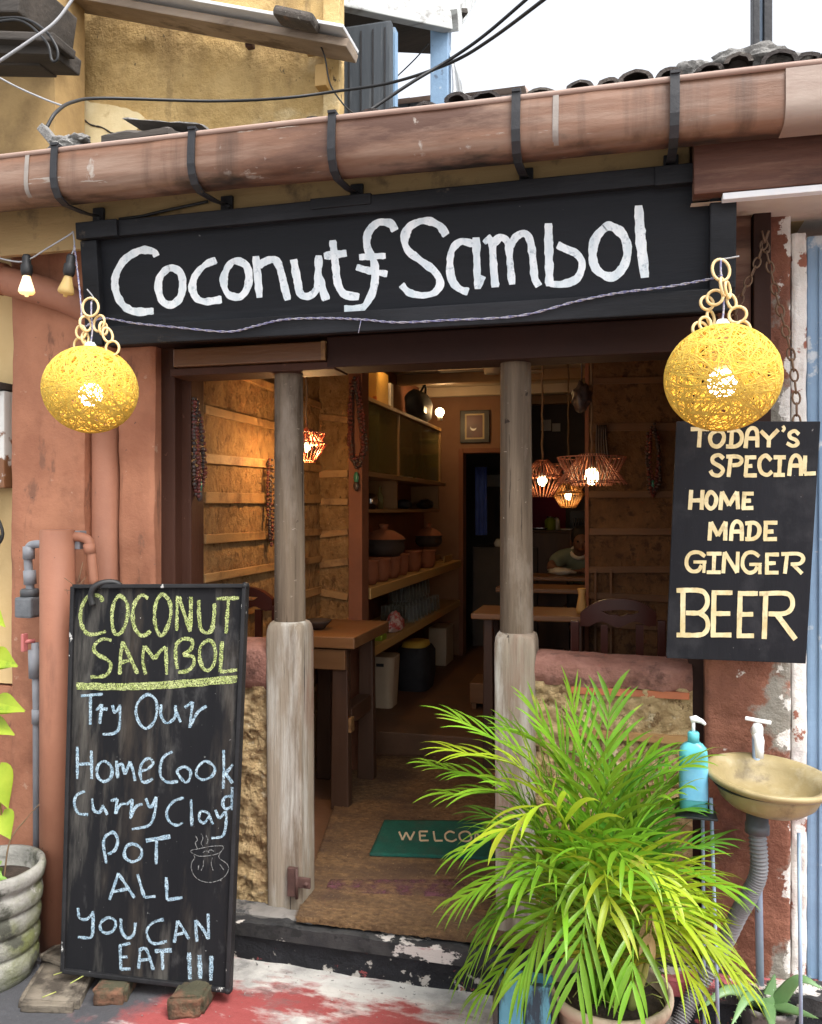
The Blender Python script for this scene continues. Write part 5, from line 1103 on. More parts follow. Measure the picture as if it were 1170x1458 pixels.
# carved chair: arched crest with a scalloped opening
def chair_tree(px0, label):
    Yc = .42
    t = thing('carved_chair', label, 'chair', (onY(880, 900, Yc).x, Yc + .2, 0), 'carved mahogany chairs behind the half walls')
    def q(px, py): p = onY(px, py, Yc); return p
    xs_ = [812 + 136 * i / 40 for i in range(41)]
    def outer(u): s = (u - 880) / 68; return 853 + 37 * (abs(s) ** 2.6)
    def lower(u): s = (u - 880) / 68; return max(outer(u) + .5, 889 + (4 * math.cos(s * 9) if abs(s) < .7 else 3)) if abs(s) < .82 else 916
    def hole(u):
        s = (u - 884) / 26
        if abs(s) >= 1: return None
        return (868 + 2 * abs(s), 868 + 2 * abs(s) + 10 * (1 - abs(s)) ** .5 * (.72 + .28 * abs(math.cos(s * 4.7))))
    def strip(f0, f1, us):
        m = MB(); vs = []
        for u in us:
            for y_ in (0, .032):
                for f in (f0, f1): p = q(u, f(u)); vs.append(V(p.x, Yc + y_ + .02 * ((u - 880) / 68) ** 2, p.z))
        n = len(us); fs = []
        for i in range(n - 1):
            a, b = 4 * i, 4 * i + 4
            fs += [(a, b, b + 1, a + 1), (a + 2, a + 3, b + 3, b + 2), (a, a + 2, b + 2, b), (a + 1, b + 1, b + 3, a + 3)]
        fs += [(0, 1, 3, 2), (4 * n - 4, 4 * n - 2, 4 * n - 1, 4 * n - 3)]
        return m.add(vs, fs)
    mid = lambda u: (hole(u)[0] if hole(u) else 870 + max(0, (outer(u) - 862)))
    mid2 = lambda u: (hole(u)[1] if hole(u) else mid(u))
    ins = [u for u in xs_ if 823 < u < 937]
    cr = strip(outer, mid, ins); m2 = strip(mid2, lower, ins); cr.add(m2.v, m2.f)
    cr.build('crest_rail', 'mahogany', t)
    zl = q(880, 1).z
    for u0, u1 in ((812, 824), (936, 948)):
        p0 = q(u0, 884); p1 = q(u1, 884)
        MB().box(p0.x, p1.x, Yc, Yc + .032, .0, q(u0, 872 if False else 884).z, .004).build('back_leg', 'mahogany', t)
    for u0, u1 in ((855, 865), (905, 916)): p0, p1 = q(u0, 900), q(u1, 900); MB().box(p0.x, p1.x, Yc + .006, Yc + .026, .46, q(u0, 890).z).build('splat', 'mahogany', t)
    xa, xb = q(812, 900).x, q(948, 900).x
    MB().box(xa, xb, Yc + .034, Yc + .42, .43, .47, .01).build('seat', 'mahogany', t)
    for x in (xa, xb - .035): MB().box(x, x + .035, Yc + .38, Yc + .415, 0, .428, .004).build('front_leg', 'mahogany', t)
    return t
ch = chair_tree(880, 'dark polished carved chair behind the right half wall')
dup(ch, (onY(342, 900, .42).x - onY(880, 900, .42).x, 0, .01), 'dark polished carved chair behind the chalkboard and left half wall', 'carved mahogany chairs behind the half walls')
# wooden vase on the nearest table
vp = onZ(828, 866, .857); vp = V(onY(828, 866, 1.68).x, 1.68, .857)
tag(MB().lathe(vp, [(0, 0), (.026, 0), (.030, .02), (.022, .07), (.017, .10), (.024, .13), (.020, .135), (.012, .11), (0, .1)], 18).build('wooden_vase', 'shelf_edge'), 'pale wooden vase on the nearest long table', 'vase')
tag(MB().box(xs0 - .32, xs0 - .08, .95, 1.2, .60, .63, .005).box(xs0 - .31, xs0 - .27, .97, 1.18, 0, .6).box(xs0 - .13, xs0 - .09, .97, 1.18, 0, .6).build('bench', 'shelf_edge'), 'pale wooden bench behind the right half wall', 'bench')
# kitchen counter and jars
kc = onY(790, 758, 5.0)
tag(MB().box(-.88, .2, 4.9, 5.3, .13, kc.z, .006).box(-.89, .2, 4.87, 5.32, kc.z + .002, kc.z + .022, .003).build('kitchen_counter', 'table_dark'), 'dark kitchen counter in front of the magenta wall', 'counter')
def jar(px, y, r_, h_, m_, label):
    p = onY(px, 757, y); p.z = kc.z + .024; t = thing('jar', label, 'jar', p)
    MB().lathe(p, [(0, 0), (r_, 0), (r_, h_ * .72), (r_ * .6, h_ * .86), (r_ * .6, h_ * .9), (0, h_ * .9)], 16).build('body', m_, t)
    MB().lathe(p + V(0, 0, h_ * .9), [(0, 0), (r_ * .68, 0), (r_ * .68, h_ * .1), (0, h_ * .1)], 16).build('lid', 'steel', t)
jar(783, 4.98, .050, .125, 'leaf_lime', 'greenish glass jar on the kitchen counter')
jar(792, 5.05, .034, .12, 'paper', 'slim white jar on the kitchen counter')
p = onY(768, 757, 4.95); p.z = kc.z + .024
tag(rrect(MB(), p, [(0, .06, .05), (.012, .075, .06), (.02, .075, .06)]).build('tray', 'steel'), 'steel tray on the kitchen counter by the column', 'tray')
p = onY(806, 757, 4.95); p.z = kc.z + .024
tag(MB().lathe(p, [(0, 0), (.05, 0), (.06, .012), (.056, .013), (0, .005)], 16).build('plate', 'white_plastic'), 'white plate on the kitchen counter', 'plate')
for i, (px, py, w_, h_) in enumerate(((770, 598, .10, .11), (786, 603, .08, .08))):
    a = onY(px, py, 5.59); tag(MB().box(a.x, a.x + w_, 5.585, 5.598, a.z - h_, a.z).build('notice', 'paper'), ('larger' if i == 0 else 'smaller') + ' pale notice on the dark kitchen wall', 'notice')
a = onY(826, 742, 5.55)
rk = thing('cutlery_rack', 'dark rack with bright cutlery on the kitchen wall', 'rack', a)
MB().box(a.x - .10, a.x + .12, 5.56, 5.597, a.z - .10, a.z + .10).build('back', 'frame_black', rk)
for k in range(6): MB().tube([a + V(-.06 + .026 * k, -.01, -.05), a + V(-.055 + .026 * k, -.012, .03)], .006, 6).build('spoon', 'steel', rk)
# ------------------------------------------------------------------ seated person bent over the far table
def skin(name, pts, edges, radii, m, parent, root=0, sub=2):
    o0 = ORG[parent.name]; me = bpy.data.meshes.new(name); me.from_pydata([Vector(p) - o0 for p in pts], edges, []); o = bpy.data.objects.new(name, me); C.objects.link(o)
    sk_ = o.modifiers.new('skin', 'SKIN'); sk_.use_smooth_shade = True
    for i, r_ in enumerate(radii):
        d = me.skin_vertices[0].data[i]; d.radius = (r_, r_) if not isinstance(r_, tuple) else r_; d.use_root = (i == root)
    s_ = o.modifiers.new('sub', 'SUBSURF'); s_.levels = sub; s_.render_levels = sub
    me.materials.append(M[m]); o.parent = parent; ORG[o.name] = o0; return o
pe = thing('person', 'person in a green grey collared shirt sitting bent over the far table', 'person', onY(832, 860, 4.45))
Q = lambda px, py, y: onY(px, py, y)
body = [Q(834, 838, 4.45), Q(829, 818, 4.38), Q(824, 798, 4.28), Q(824, 788, 4.19), Q(826, 781, 4.13), Q(828, 772, 4.06), Q(829, 764, 4.03),
        Q(803, 791, 4.20), Q(781, 808, 4.08), Q(798, 813, 4.00), Q(806, 814, 3.99),
        Q(846, 792, 4.20), Q(858, 809, 4.06), Q(838, 813, 3.97), Q(830, 814, 3.96),
        Q(822, 842, 4.45), Q(818, 842, 4.10), Q(818, 905, 4.12), Q(846, 842, 4.45), Q(850, 842, 4.10), Q(850, 905, 4.12)]
be = [(0, 1), (1, 2), (2, 3), (3, 4), (4, 5), (5, 6), (2, 7), (7, 8), (8, 9), (9, 10), (2, 11), (11, 12), (12, 13), (13, 14), (0, 15), (15, 16), (16, 17), (0, 18), (18, 19), (19, 20)]
br = [.12, .115, .115, .055, .05, .088, .078, .055, .042, .030, .028, .055, .042, .030, .028, .08, .062, .045, .08, .062, .045]
for hi, sx in ((10, 1), (14, -1)):
    hp_ = body[hi]
    for f in range(5):
        k = len(body); L_ = (.05, .075, .082, .076, .06)[f]; dx = sx * (.05 if f else .02)
        body += [hp_ + V(sx * .02 * (f > 0), -.022 * (f - 2) - (.02 if f == 0 else 0), .008), hp_ + V(dx + sx * L_ * .5, -.024 * (f - 2), .004), hp_ + V(dx + sx * L_ * .9, -.022 * (f - 2), -.014)]
        be += [(hi, k), (k, k + 1), (k + 1, k + 2)]; br += [.011, .009, .008]
skin('body', body, be, br, 'skin', pe)
shp = [Q(834, 836, 4.45), Q(829, 818, 4.38), Q(824, 798, 4.28), Q(803, 791, 4.20), Q(786, 804, 4.10), Q(846, 792, 4.20), Q(855, 805, 4.09)]
skin('shirt', shp, [(0, 1), (1, 2), (2, 3), (3, 4), (2, 5), (5, 6)], [.14, .135, .135, .075, .066, .075, .066], 'shirt', pe)
MB().torus(Q(824.5, 786, 4.165), (.05, -.75, .65), .064, .016, 18, 8).build('collar', 'paper', pe)
hc = Q(829, 766, 4.05)
bm = bmesh.new(); bmesh.ops.create_icosphere(bm, subdivisions=3, radius=1)
for v in bm.verts: d = v.co.copy(); v.co = hc + V(d.x * .094, d.y * .10 + .02, d.z * .098 + .008) * (1 + .05 * noise.noise(d * 6)) 
MB().bm(bm, True).build('hair', 'hair', pe)
fc = Q(828, 774, 3.995)
MB().sphere(fc + V(0, .012, .004), .072, 16, 10, (.92, .9, 1.15)).sphere(fc + V(0, -.055, -.012), .014, 8, 6, (.8, 1, 1.4)).sphere(fc + V(.088, .06, 0), .02, 8, 6, (.5, .8, 1.3)).sphere(fc + V(-.088, .06, 0), .02, 8, 6, (.5, .8, 1.3)).build('face', 'skin', pe)
for sx in (-1, 1): MB().sphere(fc + V(.028 * sx, -.052, .018), .009, 8, 6).build('eye', 'hair', pe)
MB().tube([fc + V(-.02, -.052, -.042), fc + V(0, -.057, -.044), fc + V(.02, -.052, -.042)], .005, 6).build('mouth', 'clay_red', pe)
skin('trousers', [Q(834, 842, 4.45), Q(822, 843, 4.43), Q(818, 843, 4.10), Q(818, 895, 4.12), Q(846, 843, 4.43), Q(850, 843, 4.10), Q(850, 895, 4.12)], [(0, 1), (1, 2), (2, 3), (0, 4), (4, 5), (5, 6)], [.135, .09, .075, .06, .09, .075, .06], 'trousers', pe)
tag(MB().box(Q(834, 845, 4.4).x - .2, Q(834, 845, 4.4).x + .2, 4.32, 4.68, .52, .56, .006).box(Q(834, 845, 4.4).x - .18, Q(834, 845, 4.4).x - .14, 4.36, 4.64, .13, .52).box(Q(834, 845, 4.4).x + .14, Q(834, 845, 4.4).x + .18, 4.36, 4.64, .13, .52).build('stool', 'table_dark'), 'dark wooden stool under the seated person', 'stool')
p = Q(800, 816, 3.92)
bm = bmesh.new(); bmesh.ops.create_icosphere(bm, subdivisions=3, radius=1)
for v in bm.verts: d = v.co.copy(); v.co = V(p.x, 3.92, .91) + V(d.x * .10, d.y * .06, d.z * .028) * (1 + .5 * noise.noise(d * 2.6))
tag(MB().bm(bm, True).build('napkin', 'paper'), 'crumpled white napkin on the far table by the person', 'napkin')

# ------------------------------------------------------------------ pendants of sticks
def pendant(px, py, y, kind, r, watt, label, m, zc=2.44):
    c = onY(px, py, y); t = thing('stick_pendant', label, 'pendant lamp', c - V(0, 0, r * .5), 'stick pendant lamps inside')
    def fan(n, r0, z0, r1, z1, nm, th=.0034, tw=0.0):
        mb = MB()
        for k in range(n):
            a = 2 * math.pi * (k + .5 * (nm == 'wing')) / n; b = a + tw
            mb.tube([c + V(r0 * math.cos(a), r0 * math.sin(a), z0), c + V(r1 * math.cos(b), r1 * math.sin(b), z1)], th, 5)
        mb.torus(c + V(0, 0, z0), (0, 0, 1), r0, th * .8, 20, 5); mb.torus(c + V(0, 0, z1 * .9 + z0 * .1), (0, 0, 1), r1 * .9 + r0 * .1, th * .8, 24, 5)
        mb.build(nm, m, t)
    if kind == 'star':
        fan(30, r * .36, r * .50, r, -r * .36, 'cone'); fan(30, r * .98, r * .42, r * .56, -r * .40, 'wing')
    else:
        fan(24, r * .25, r * .75, r * .98, -.0, 'cone'); fan(24, r, r * .04, r * .42, -r * .85, 'lower_cone'); fan(20, r * .95, r * .55, r * .62, -r * .05, 'wing', .003)
    MB().sphere(c + V(0, 0, -r * .12), r * .20, 12, 8, (1, 1, 1.3)).build('bulb', 'bulb_soft', t)
    MB().lathe(c, [(0, r * .1), (.016, r * .1), (.018, r * .5), (0, r * .52)], 10).build('holder', 'frame_black', t)
    cp = [c + V(0, 0, r * .5)]
    n = 14
    for k in range(1, n + 1): cp.append(c + V(.003 * math.sin(k * 2.2), .003 * math.cos(k * 1.7), r * .5 + (zc - c.z - r * .5) * k / n))
    MB().tube(cp, .006, 6).build('cord', 'stem_dark', t)
    lamp_light(t, c + V(0, 0, -r * .2), watt, (1, .58, .24), .03)
    return c
pendant(842, 672, 1.25, 'star', .165, 1.0, 'wide star shaped stick pendant with dark red sticks in front of the partition', 'stick_dark')
pendant(772, 680, 1.75, 'diamond', .125, 1.2, 'dark red stick pendant half hidden by the right column', 'stick_dark')
pendant(809, 703, 3.0, 'diamond', .115, .9, 'small orange stick pendant hanging lowest behind the others', 'stick_light')
pendant(436, 633, .62, 'diamond', .090, 12.0, 'dark stick pendant half hidden behind the left column', 'stick_dark')
# ------------------------------------------------------------------ bead strands, masks on the walls
def beads(pts, r, label, m, drop=None, n=2, name='bead_strand'):
    t = thing(name, label, 'beads', pts[-1]); rn = random.Random(len(label))
    for s in range(n):
        mb = MB(); pp = spline([p + V(rn.uniform(-.012, .012), rn.uniform(-.012, .012), rn.uniform(-.03, .03)) for p in pts], 10); L = 0
        for i in range(1, len(pp)):
            L += (pp[i] - pp[i - 1]).length
            if L > r * 1.5: L = 0; mb.sphere(pp[i], r * rn.uniform(.7, 1.15), 7, 5)
        mb.build('strand', m if s % 2 == 0 else 'bead_red', t)
    if drop:
        p, hh = drop; MB().sphere(p, hh * .35, 10, 8, (.7, .4, 1.5)).build('pendant', 'jade', t); MB().sphere(p - V(0, 0, hh * .75), hh * .28, 8, 6, (1, .6, 1.6)).build('tassel', m, t)
def lwp(px, py): return onX(px, py, LW + .035)
beads([lwp(277, 570), lwp(277, 620), lwp(279, 670), lwp(283, 700), lwp(288, 670), lwp(284, 610), lwp(278, 570)], .008, 'dark bead necklace with green stone hanging by the left door post', 'beads', (lwp(284, 692), .05), 4)
beads([lwp(383, 662), lwp(383, 700), lwp(384, 750), lwp(386, 768), lwp(388, 730), lwp(385, 662)], .007, 'dark bead strand hanging on the left wall beside the column', 'beads', None, 3)
pw = lambda px, py: onY(px, py, PY - .05)
beads([pw(501, 545), pw(498, 590), pw(499, 640), pw(507, 658), pw(518, 640), pw(514, 590), pw(507, 545)], .010, 'thick bundle of dark bead necklaces with a green tag on the partition', 'beads', (pw(507, 680), .06), 8)
pr = lambda px, py: onY(px, py, 1.78)
beads([pr(925, 608), pr(922, 650), pr(926, 690), pr(931, 700), pr(936, 680), pr(937, 640), pr(932, 608)], .010, 'dark bead necklace hanging on the right partition', 'beads', (pr(929, 690), .05), 5)
mb = MB()
for k in range(5): mb.tube(spline([pr(850 + 3 * k, 605), pr(849 + 3.5 * k, 630), pr(850 + 4 * k, 652)], 4), .006, 6)
tag(mb.build('dark_tassel', 'beads'), 'dark striped tassel above the star pendant on the partition', 'tassel')
bmk = onY(828, 566, 1.2)
bm = bmesh.new(); bmesh.ops.create_icosphere(bm, subdivisions=3, radius=1)
for v in bm.verts: d = v.co.copy(); v.co = bmk + V(d.x * .045, d.y * .04, d.z * .07) * (1 + .4 * noise.noise(d * 2.2))
tag(MB().bm(bm, True).tube([bmk, V(bmk.x, bmk.y, 2.44)], .004, 6).build('hanging_bundle', 'beads'), 'dark bundle hanging from the ceiling right of the pendants', 'bundle')
fx = onY(700, 528, 2.6)
tag(MB().lathe((fx.x, fx.y, 2.30), [(0, 0), (.05, .0), (.06, .05), (.03, .08), (.015, .10), (.015, .16), (0, .16)], 16).bar((fx.x - .35, fx.y, 2.33), (fx.x - .05, fx.y, 2.33), .09, .006).bar((fx.x + .05, fx.y + .05, 2.33), (fx.x + .3, fx.y + .2, 2.33), .09, .006).build('ceiling_fan', 'ceiling'), 'small cream ceiling fan partly behind the right column', 'fan')

# ================================================================== PLANTS
def frond(pts, nl, ll, wd, m, parent, seed, t0=.22, droop=.5, vee=.45, name='frond', spread=1.0):
    """arching rachis with paired narrow folded leaflets"""
    rn = random.Random(seed); P_ = spline(pts, 10); n = len(P_); mb = MB()
    mb.tube(P_, [.0055 * (1 - .8 * i / (n - 1)) + .0008 for i in range(n)], 5)
    L = [0]
    for i in range(1, n): L.append(L[-1] + (P_[i] - P_[i - 1]).length)
    tot = L[-1]
    def at(s):
        for i in range(1, n):
            if L[i] >= s: f = (s - L[i - 1]) / max(1e-6, L[i] - L[i - 1]); return P_[i - 1].lerp(P_[i], f), (P_[min(i + 1, n - 1)] - P_[max(i - 2, 0)]).normalized()
        return P_[-1], (P_[-1] - P_[-3]).normalized()
    for k in range(nl):
        u = (k + rn.uniform(-.2, .2)) / (nl - 1); u = min(1, max(0, u)); s = tot * (t0 + (1 - t0) * u)
        p, t = at(s); side = t.cross(V(0, 0, 1)); side = side.normalized() if side.length > .15 else t.orthogonal().normalized()
        up = side.cross(t).normalized()
        for sd in (-1, 1):
            if rn.random() < .03: continue
            fw = .55 + .95 * u ** 1.5; d = (side * sd * spread * (1.1 - .5 * u) + t * fw + up * vee * rn.uniform(.8, 1.2)).normalized()
            l_ = ll * (.62 + .5 * math.sin(math.pi * min(1, .12 + u * .86))) * rn.uniform(.82, 1.12) * (1 - .30 * u)
            w_ = wd * rn.uniform(.75, 1.15); q = p.copy(); dd = d.copy(); c = []; ns = 7
            dr = droop * rn.uniform(.75, 1.25)
            for j in range(ns + 1):
                c.append((q.copy(), dd.copy())); q = q + dd * (l_ / ns); dd = (dd + V(rn.uniform(-.012, .012), rn.uniform(-.012, .012), -dr / ns * (.5 + j * .22))).normalized()
            vs = []; fold = rn.uniform(.2, .5)
            nb = (up - d * up.dot(d)).normalized()
            for j, (q, dd) in enumerate(c):
                v = j / ns; ww = w_ * (.40 + 1.5 * v if v < .3 else (1 - ((v - .3) / .7) ** 2.2) * .85 + .004)
                xx = dd.cross(nb).normalized(); vs += [q - xx * ww * .5 + nb * ww * fold * .5, q, q + xx * ww * .5 + nb * ww * fold * .5]
            mb.add(vs, [f for j in range(ns) for f in ((3 * j, 3 * j + 1, 3 * j + 4, 3 * j + 3), (3 * j + 1, 3 * j + 2, 3 * j + 5, 3 * j + 4))], True)
    return mb.build(name, m, parent)
PB = V(-.045, -.455, ZS)
PB = onZ(868, 1404, .09); PB.z = ZS
pm = thing('potted_palm', 'large bushy bright green palm in a beige pot in front of the right half wall', 'potted plant', PB)
MB().lathe(PB, [(0, .0), (.115, 0), (.120, .02), (.150, .20), (.152, .205), (.166, .21), (.170, .225), (.168, .24), (.158, .243), (.152, .235), (.148, .20), (.0, .20)], 48, jit=.012).build('pot', 'pot_clay', pm)
m = MB(); vs = []; n = 40
m.slab(PB + V(-.10, -.10, .202), (.2, 0, 0), (0, .2, 0), (0, 0, 1), 24, 24, .016, 26, .01, 3)
m.lathe(PB, [(0, .208), (.06, .212), (.12, .210), (.150, .204)], 40, jit=.05).build('soil', 'soil', pm)
mb = MB(); rn = random.Random(9)
for k in range(26):
    a_ = rn.uniform(0, 6.28); r_ = rn.uniform(.05, .14); p = PB + V(r_ * math.cos(a_), r_ * math.sin(a_), .215); d = V(rn.gauss(0, 1), rn.gauss(0, 1), .2).normalized() * rn.uniform(.03, .09)
    mb.tube([p, p + d * .5 + V(0, 0, .01), p + d], .0015, 4)
mb.build('dry_litter', 'stem', pm)
def ctl(base, mid, tip, ym, yt):
    b = PB + V(base[0], base[1], .20)
    return [b, b.lerp(onY(*mid, ym), .5) + V(0, 0, .03), onY(*mid, ym), onY(*tip, yt)]
FR = [  # (mid px), (tip px), Y mid, Y tip, leaflets, length, material, droop
    ((835, 1120), (815, 1000), -.42, -.40, 22, .20, 'leaf', .15), ((815, 1110), (765, 1020), -.40, -.36, 20, .20, 'leaf', .35), ((860, 1110), (868, 1000), -.40, -.32, 20, .19, 'leaf', .3),
    ((770, 1100), (655, 1025), -.46, -.45, 22, .21, 'leaf', .3), ((755, 1105), (650, 1070), -.50, -.52, 22, .20, 'leaf_young', .45), ((745, 1140), (645, 1130), -.50, -.52, 22, .20, 'leaf', .6),
    ((760, 1180), (665, 1210), -.58, -.62, 20, .19, 'leaf', .7), ((790, 1150), (722, 1180), -.72, -.84, 16, .20, 'leaf_young', .9), ((760, 1225), (665, 1275), -.62, -.68, 22, .21, 'leaf', .8),
    ((765, 1240), (672, 1370), -.60, -.64, 22, .23, 'leaf', .9), ((800, 1280), (742, 1390), -.70, -.78, 20, .22, 'leaf', .9), ((840, 1270), (822, 1385), -.78, -.88, 20, .23, 'leaf', .7),
    ((920, 1270), (1030, 1360), -.62, -.66, 26, .22, 'leaf_young', .8), ((925, 1290), (985, 1395), -.68, -.72, 22, .21, 'leaf_young', .8), ((930, 1225), (1010, 1200), -.42, -.40, 22, .18, 'leaf_deep', .35),
    ((905, 1130), (985, 1085), -.40, -.38, 22, .19, 'leaf', .6), ((890, 1120), (930, 1075), -.36, -.30, 20, .19, 'leaf', .4), ((880, 1140), (935, 1090), -.50, -.52, 18, .18, 'leaf_deep', .5),
    ((915, 1180), (975, 1150), -.36, -.32, 20, .18, 'leaf_deep', .6), ((850, 1170), (868, 1110), -.60, -.68, 18, .19, 'leaf', .7), ((820, 1180), (770, 1120), -.56, -.60, 18, .19, 'leaf', .6),
    ((790, 1190), (690, 1160), -.40, -.38, 20, .19, 'leaf_deep', .6), ((870, 1210), (900, 1240), -.70, -.84, 16, .18, 'leaf', .9),
    ((900, 1220), (950, 1260), -.60, -.68, 18, .19, 'leaf_young', .9), ((800, 1220), (745, 1250), -.66, -.76, 18, .20, 'leaf', .9), ((780, 1260), (700, 1310), -.50, -.52, 20, .20, 'leaf_deep', .9),
    ((800, 1090), (725, 1035), -.34, -.28, 20, .20, 'leaf', .3), 
    ((790, 1300), (690, 1410), -.62, -.66, 20, .22, 'leaf', .9), ((900, 1310), (900, 1400), -.74, -.82, 18, .20, 'leaf', .9), ((945, 1250), (1000, 1285), -.50, -.50, 22, .20, 'leaf_young', .8), ((905, 1170), (960, 1130), -.56, -.60, 18, .19, 'leaf', .7), ((860, 1240), (870, 1300), -.74, -.86, 16, .20, 'leaf_young', .9),
    ((940, 1240), (1030, 1262), -.46, -.46, 24, .18, 'leaf', .6), ((935, 1300), (1045, 1385), -.60, -.62, 24, .20, 'leaf_young', .8), ((730, 1130), (618, 1090), -.46, -.46, 22, .17, 'leaf', .5), ((930, 1290), (925, 1335), -.66, -.72, 12, .10, 'leaf_dry', .8),
    ((880, 1160), (850, 1100), -.30, -.22, 18, .19, 'leaf_deep', .5), ((930, 1160), (950, 1110), -.30, -.24, 18, .18, 'leaf', .6), ((845, 1210), (830, 1260), -.68, -.80, 14, .19, 'leaf', .9)]
rn = random.Random(21)
for i, (md, tp_, ym, yt, nl, ll, m_, dr_) in enumerate(FR):
    base = (rn.uniform(-.05, .05), rn.uniform(-.05, .05))
    frond(ctl(base, md, tp_, ym, yt), max(10, int(nl * .80)), ll * 1.24, .0172, m_, pm, 100 + i, .26, .25 + dr_ * .9, .22)
mb = None
for k in range(11):
    a_ = rn.uniform(0, 6.28); r_ = rn.uniform(.01, .07); p = PB + V(r_ * math.cos(a_), r_ * math.sin(a_), .20); q_ = p + V(math.cos(a_) * .06 + rn.uniform(-.03, .03), math.sin(a_) * .05, rn.uniform(.22, .36))
    MB().tube(spline([p, p.lerp(q_, .5) + V(.01, 0, 0), q_], 5), [.010] * 5 + [.007] * 6, 8).build('cane', 'stem', pm)

# turquoise painted block behind the palm leaves
x0 = onY(710, 1440, -.56).x; x1 = onY(782, 1440, -.56).x; zt = onY(740, 1399, -.56).z
cr = thing('painted_crate', 'chipped turquoise plank crate half hidden under the palm leaves', 'crate', ((x0 + x1) / 2, -.50, ZS))
xm_ = (x0 + x1) / 2
MB().slab((x0, -.56, ZS), (xm_ - x0 - .003, 0, 0), (0, 0, zt - ZS), (0, -1, 0), 10, 30, .004, 14, .02, 2, .006).build('plank', 'blue_wood', cr)
MB().slab((xm_ + .003, -.558, ZS), (x1 - xm_, 0, 0), (0, 0, zt - ZS - .006), (0, -1, 0), 10, 30, .004, 14, .02, 6, .006).build('plank', 'blue_wood', cr)
MB().box(x0 - .018, x0 - .003, -.555, -.44, ZS, zt - .05, .003).build('side_board', 'eave_timber', cr)
MB().box(x1 + .005, x1 + .018, -.555, -.44, ZS, zt - .05, .003).build('side_board', 'eave_timber', cr)
MB().box(x0, x1, -.46, -.445, ZS, zt - .03, .003).build('plank', 'blue_wood', cr)

# aloe
ac = onZ(1092, 1436, -.06)
al = thing('potted_aloe', 'spiky green aloe in a small grey pot at the bottom right corner', 'potted plant', (ac.x, ac.y, ZS))
MB().lathe((ac.x, ac.y, ZS), [(0, 0), (.062, 0), (.080, .10), (.088, .105), (.088, .118), (.080, .118), (.074, .095), (0, .092)], 32, jit=.01).build('pot', 'ledge', al)
MB().lathe((ac.x, ac.y, ZS), [(0, .100), (.04, .102), (.076, .096)], 24, jit=.08).build('soil', 'soil', al)
for i, (tx, ty, yy, bx) in enumerate(((1103, 1386, ac.y + .02, 0), (1052, 1398, ac.y, -.02), (1172, 1408, ac.y - .06, .02), (992, 1440, ac.y - .12, -.02), (1130, 1402, ac.y + .06, .01), (1165, 1450, ac.y - .16, .02), (1075, 1400, ac.y + .08, -.01), (1040, 1462, ac.y - .2, -.01), (1100, 1470, ac.y - .22, 0))):
    b = V(ac.x + bx, ac.y, ZS + .10); t_ = onY(tx, ty, yy); d = t_ - b; mid = b + d * .5 + V(0, 0, .05 if abs(d.x) > .1 else .0); pp = spline([b, mid, t_], 10); n = len(pp); mb = MB(); vs = []
    for j, p in enumerate(pp):
        tt = (pp[min(j + 1, n - 1)] - pp[max(j - 1, 0)]).normalized(); sd = tt.cross(V(0, -.6, .8)); sd = sd.normalized(); nn = sd.cross(tt).normalized(); w_ = .021 * (1 - (j / (n - 1)) ** 1.6) + .0008
        for a_ in range(8): g_ = 2 * math.pi * a_ / 8; vs.append(p + sd * w_ * math.cos(g_) + nn * w_ * (.42 * math.sin(g_) - .35 * abs(math.cos(g_)) * -1 * .9))
    mb.add(vs, [(j * 8 + a_, j * 8 + (a_ + 1) % 8, (j + 1) * 8 + (a_ + 1) % 8, (j + 1) * 8 + a_) for j in range(n - 1) for a_ in range(8)], True)
    for j in range(2, n - 2, 2):
        for sg_ in (-1, 1):
            tt = (pp[j + 1] - pp[j - 1]).normalized(); sd = tt.cross(V(0, -.6, .8)).normalized() * sg_; w_ = .021 * (1 - (j / (n - 1)) ** 1.6); p = pp[j] + sd * w_
            mb.add([p - tt * .002, p + tt * .002, p + sd * .005 + tt * .003], [(0, 1, 2)])
    mb.build('leaf', 'aloe', al)

# concrete pot with a climbing lime plant at the left edge
pr_ = .165; pc = onY(58, 1240, -.47); pc = V(pc.x - pr_ - .03, -.47, pc.z)
cp_ = thing('potted_vine', 'mossy ringed concrete pot with lime green heart leaves at the left edge', 'potted plant', (pc.x, pc.y, ZS))
H = pc.z - ZS
prof = [(0, 0), (.125, 0), (.135, .03)]
for k in range(4):
    z0 = .04 + (H - .10) * k / 4; r0 = .138 + .013 * k / 3; hh = (H - .10) / 4
    prof += [(r0, z0), (r0 + .008, z0 + .012), (r0 + .009, z0 + hh * .55), (r0 + .004, z0 + hh * .86), (r0 - .001, z0 + hh * .94)]
prof += [(.152, H - .055), (.166, H - .045), (.170, H - .02), (.166, H), (.150, H), (.142, H - .03), (.138, H - .07), (0, H - .07)]
MB().lathe((pc.x, pc.y, ZS), prof, 64, jit=.022).build('pot', 'concrete_pot', cp_)
MB().lathe((pc.x, pc.y, ZS), [(0, H - .06), (.08, H - .055), (.14, H - .062)], 30, jit=.08).build('soil', 'soil', cp_)
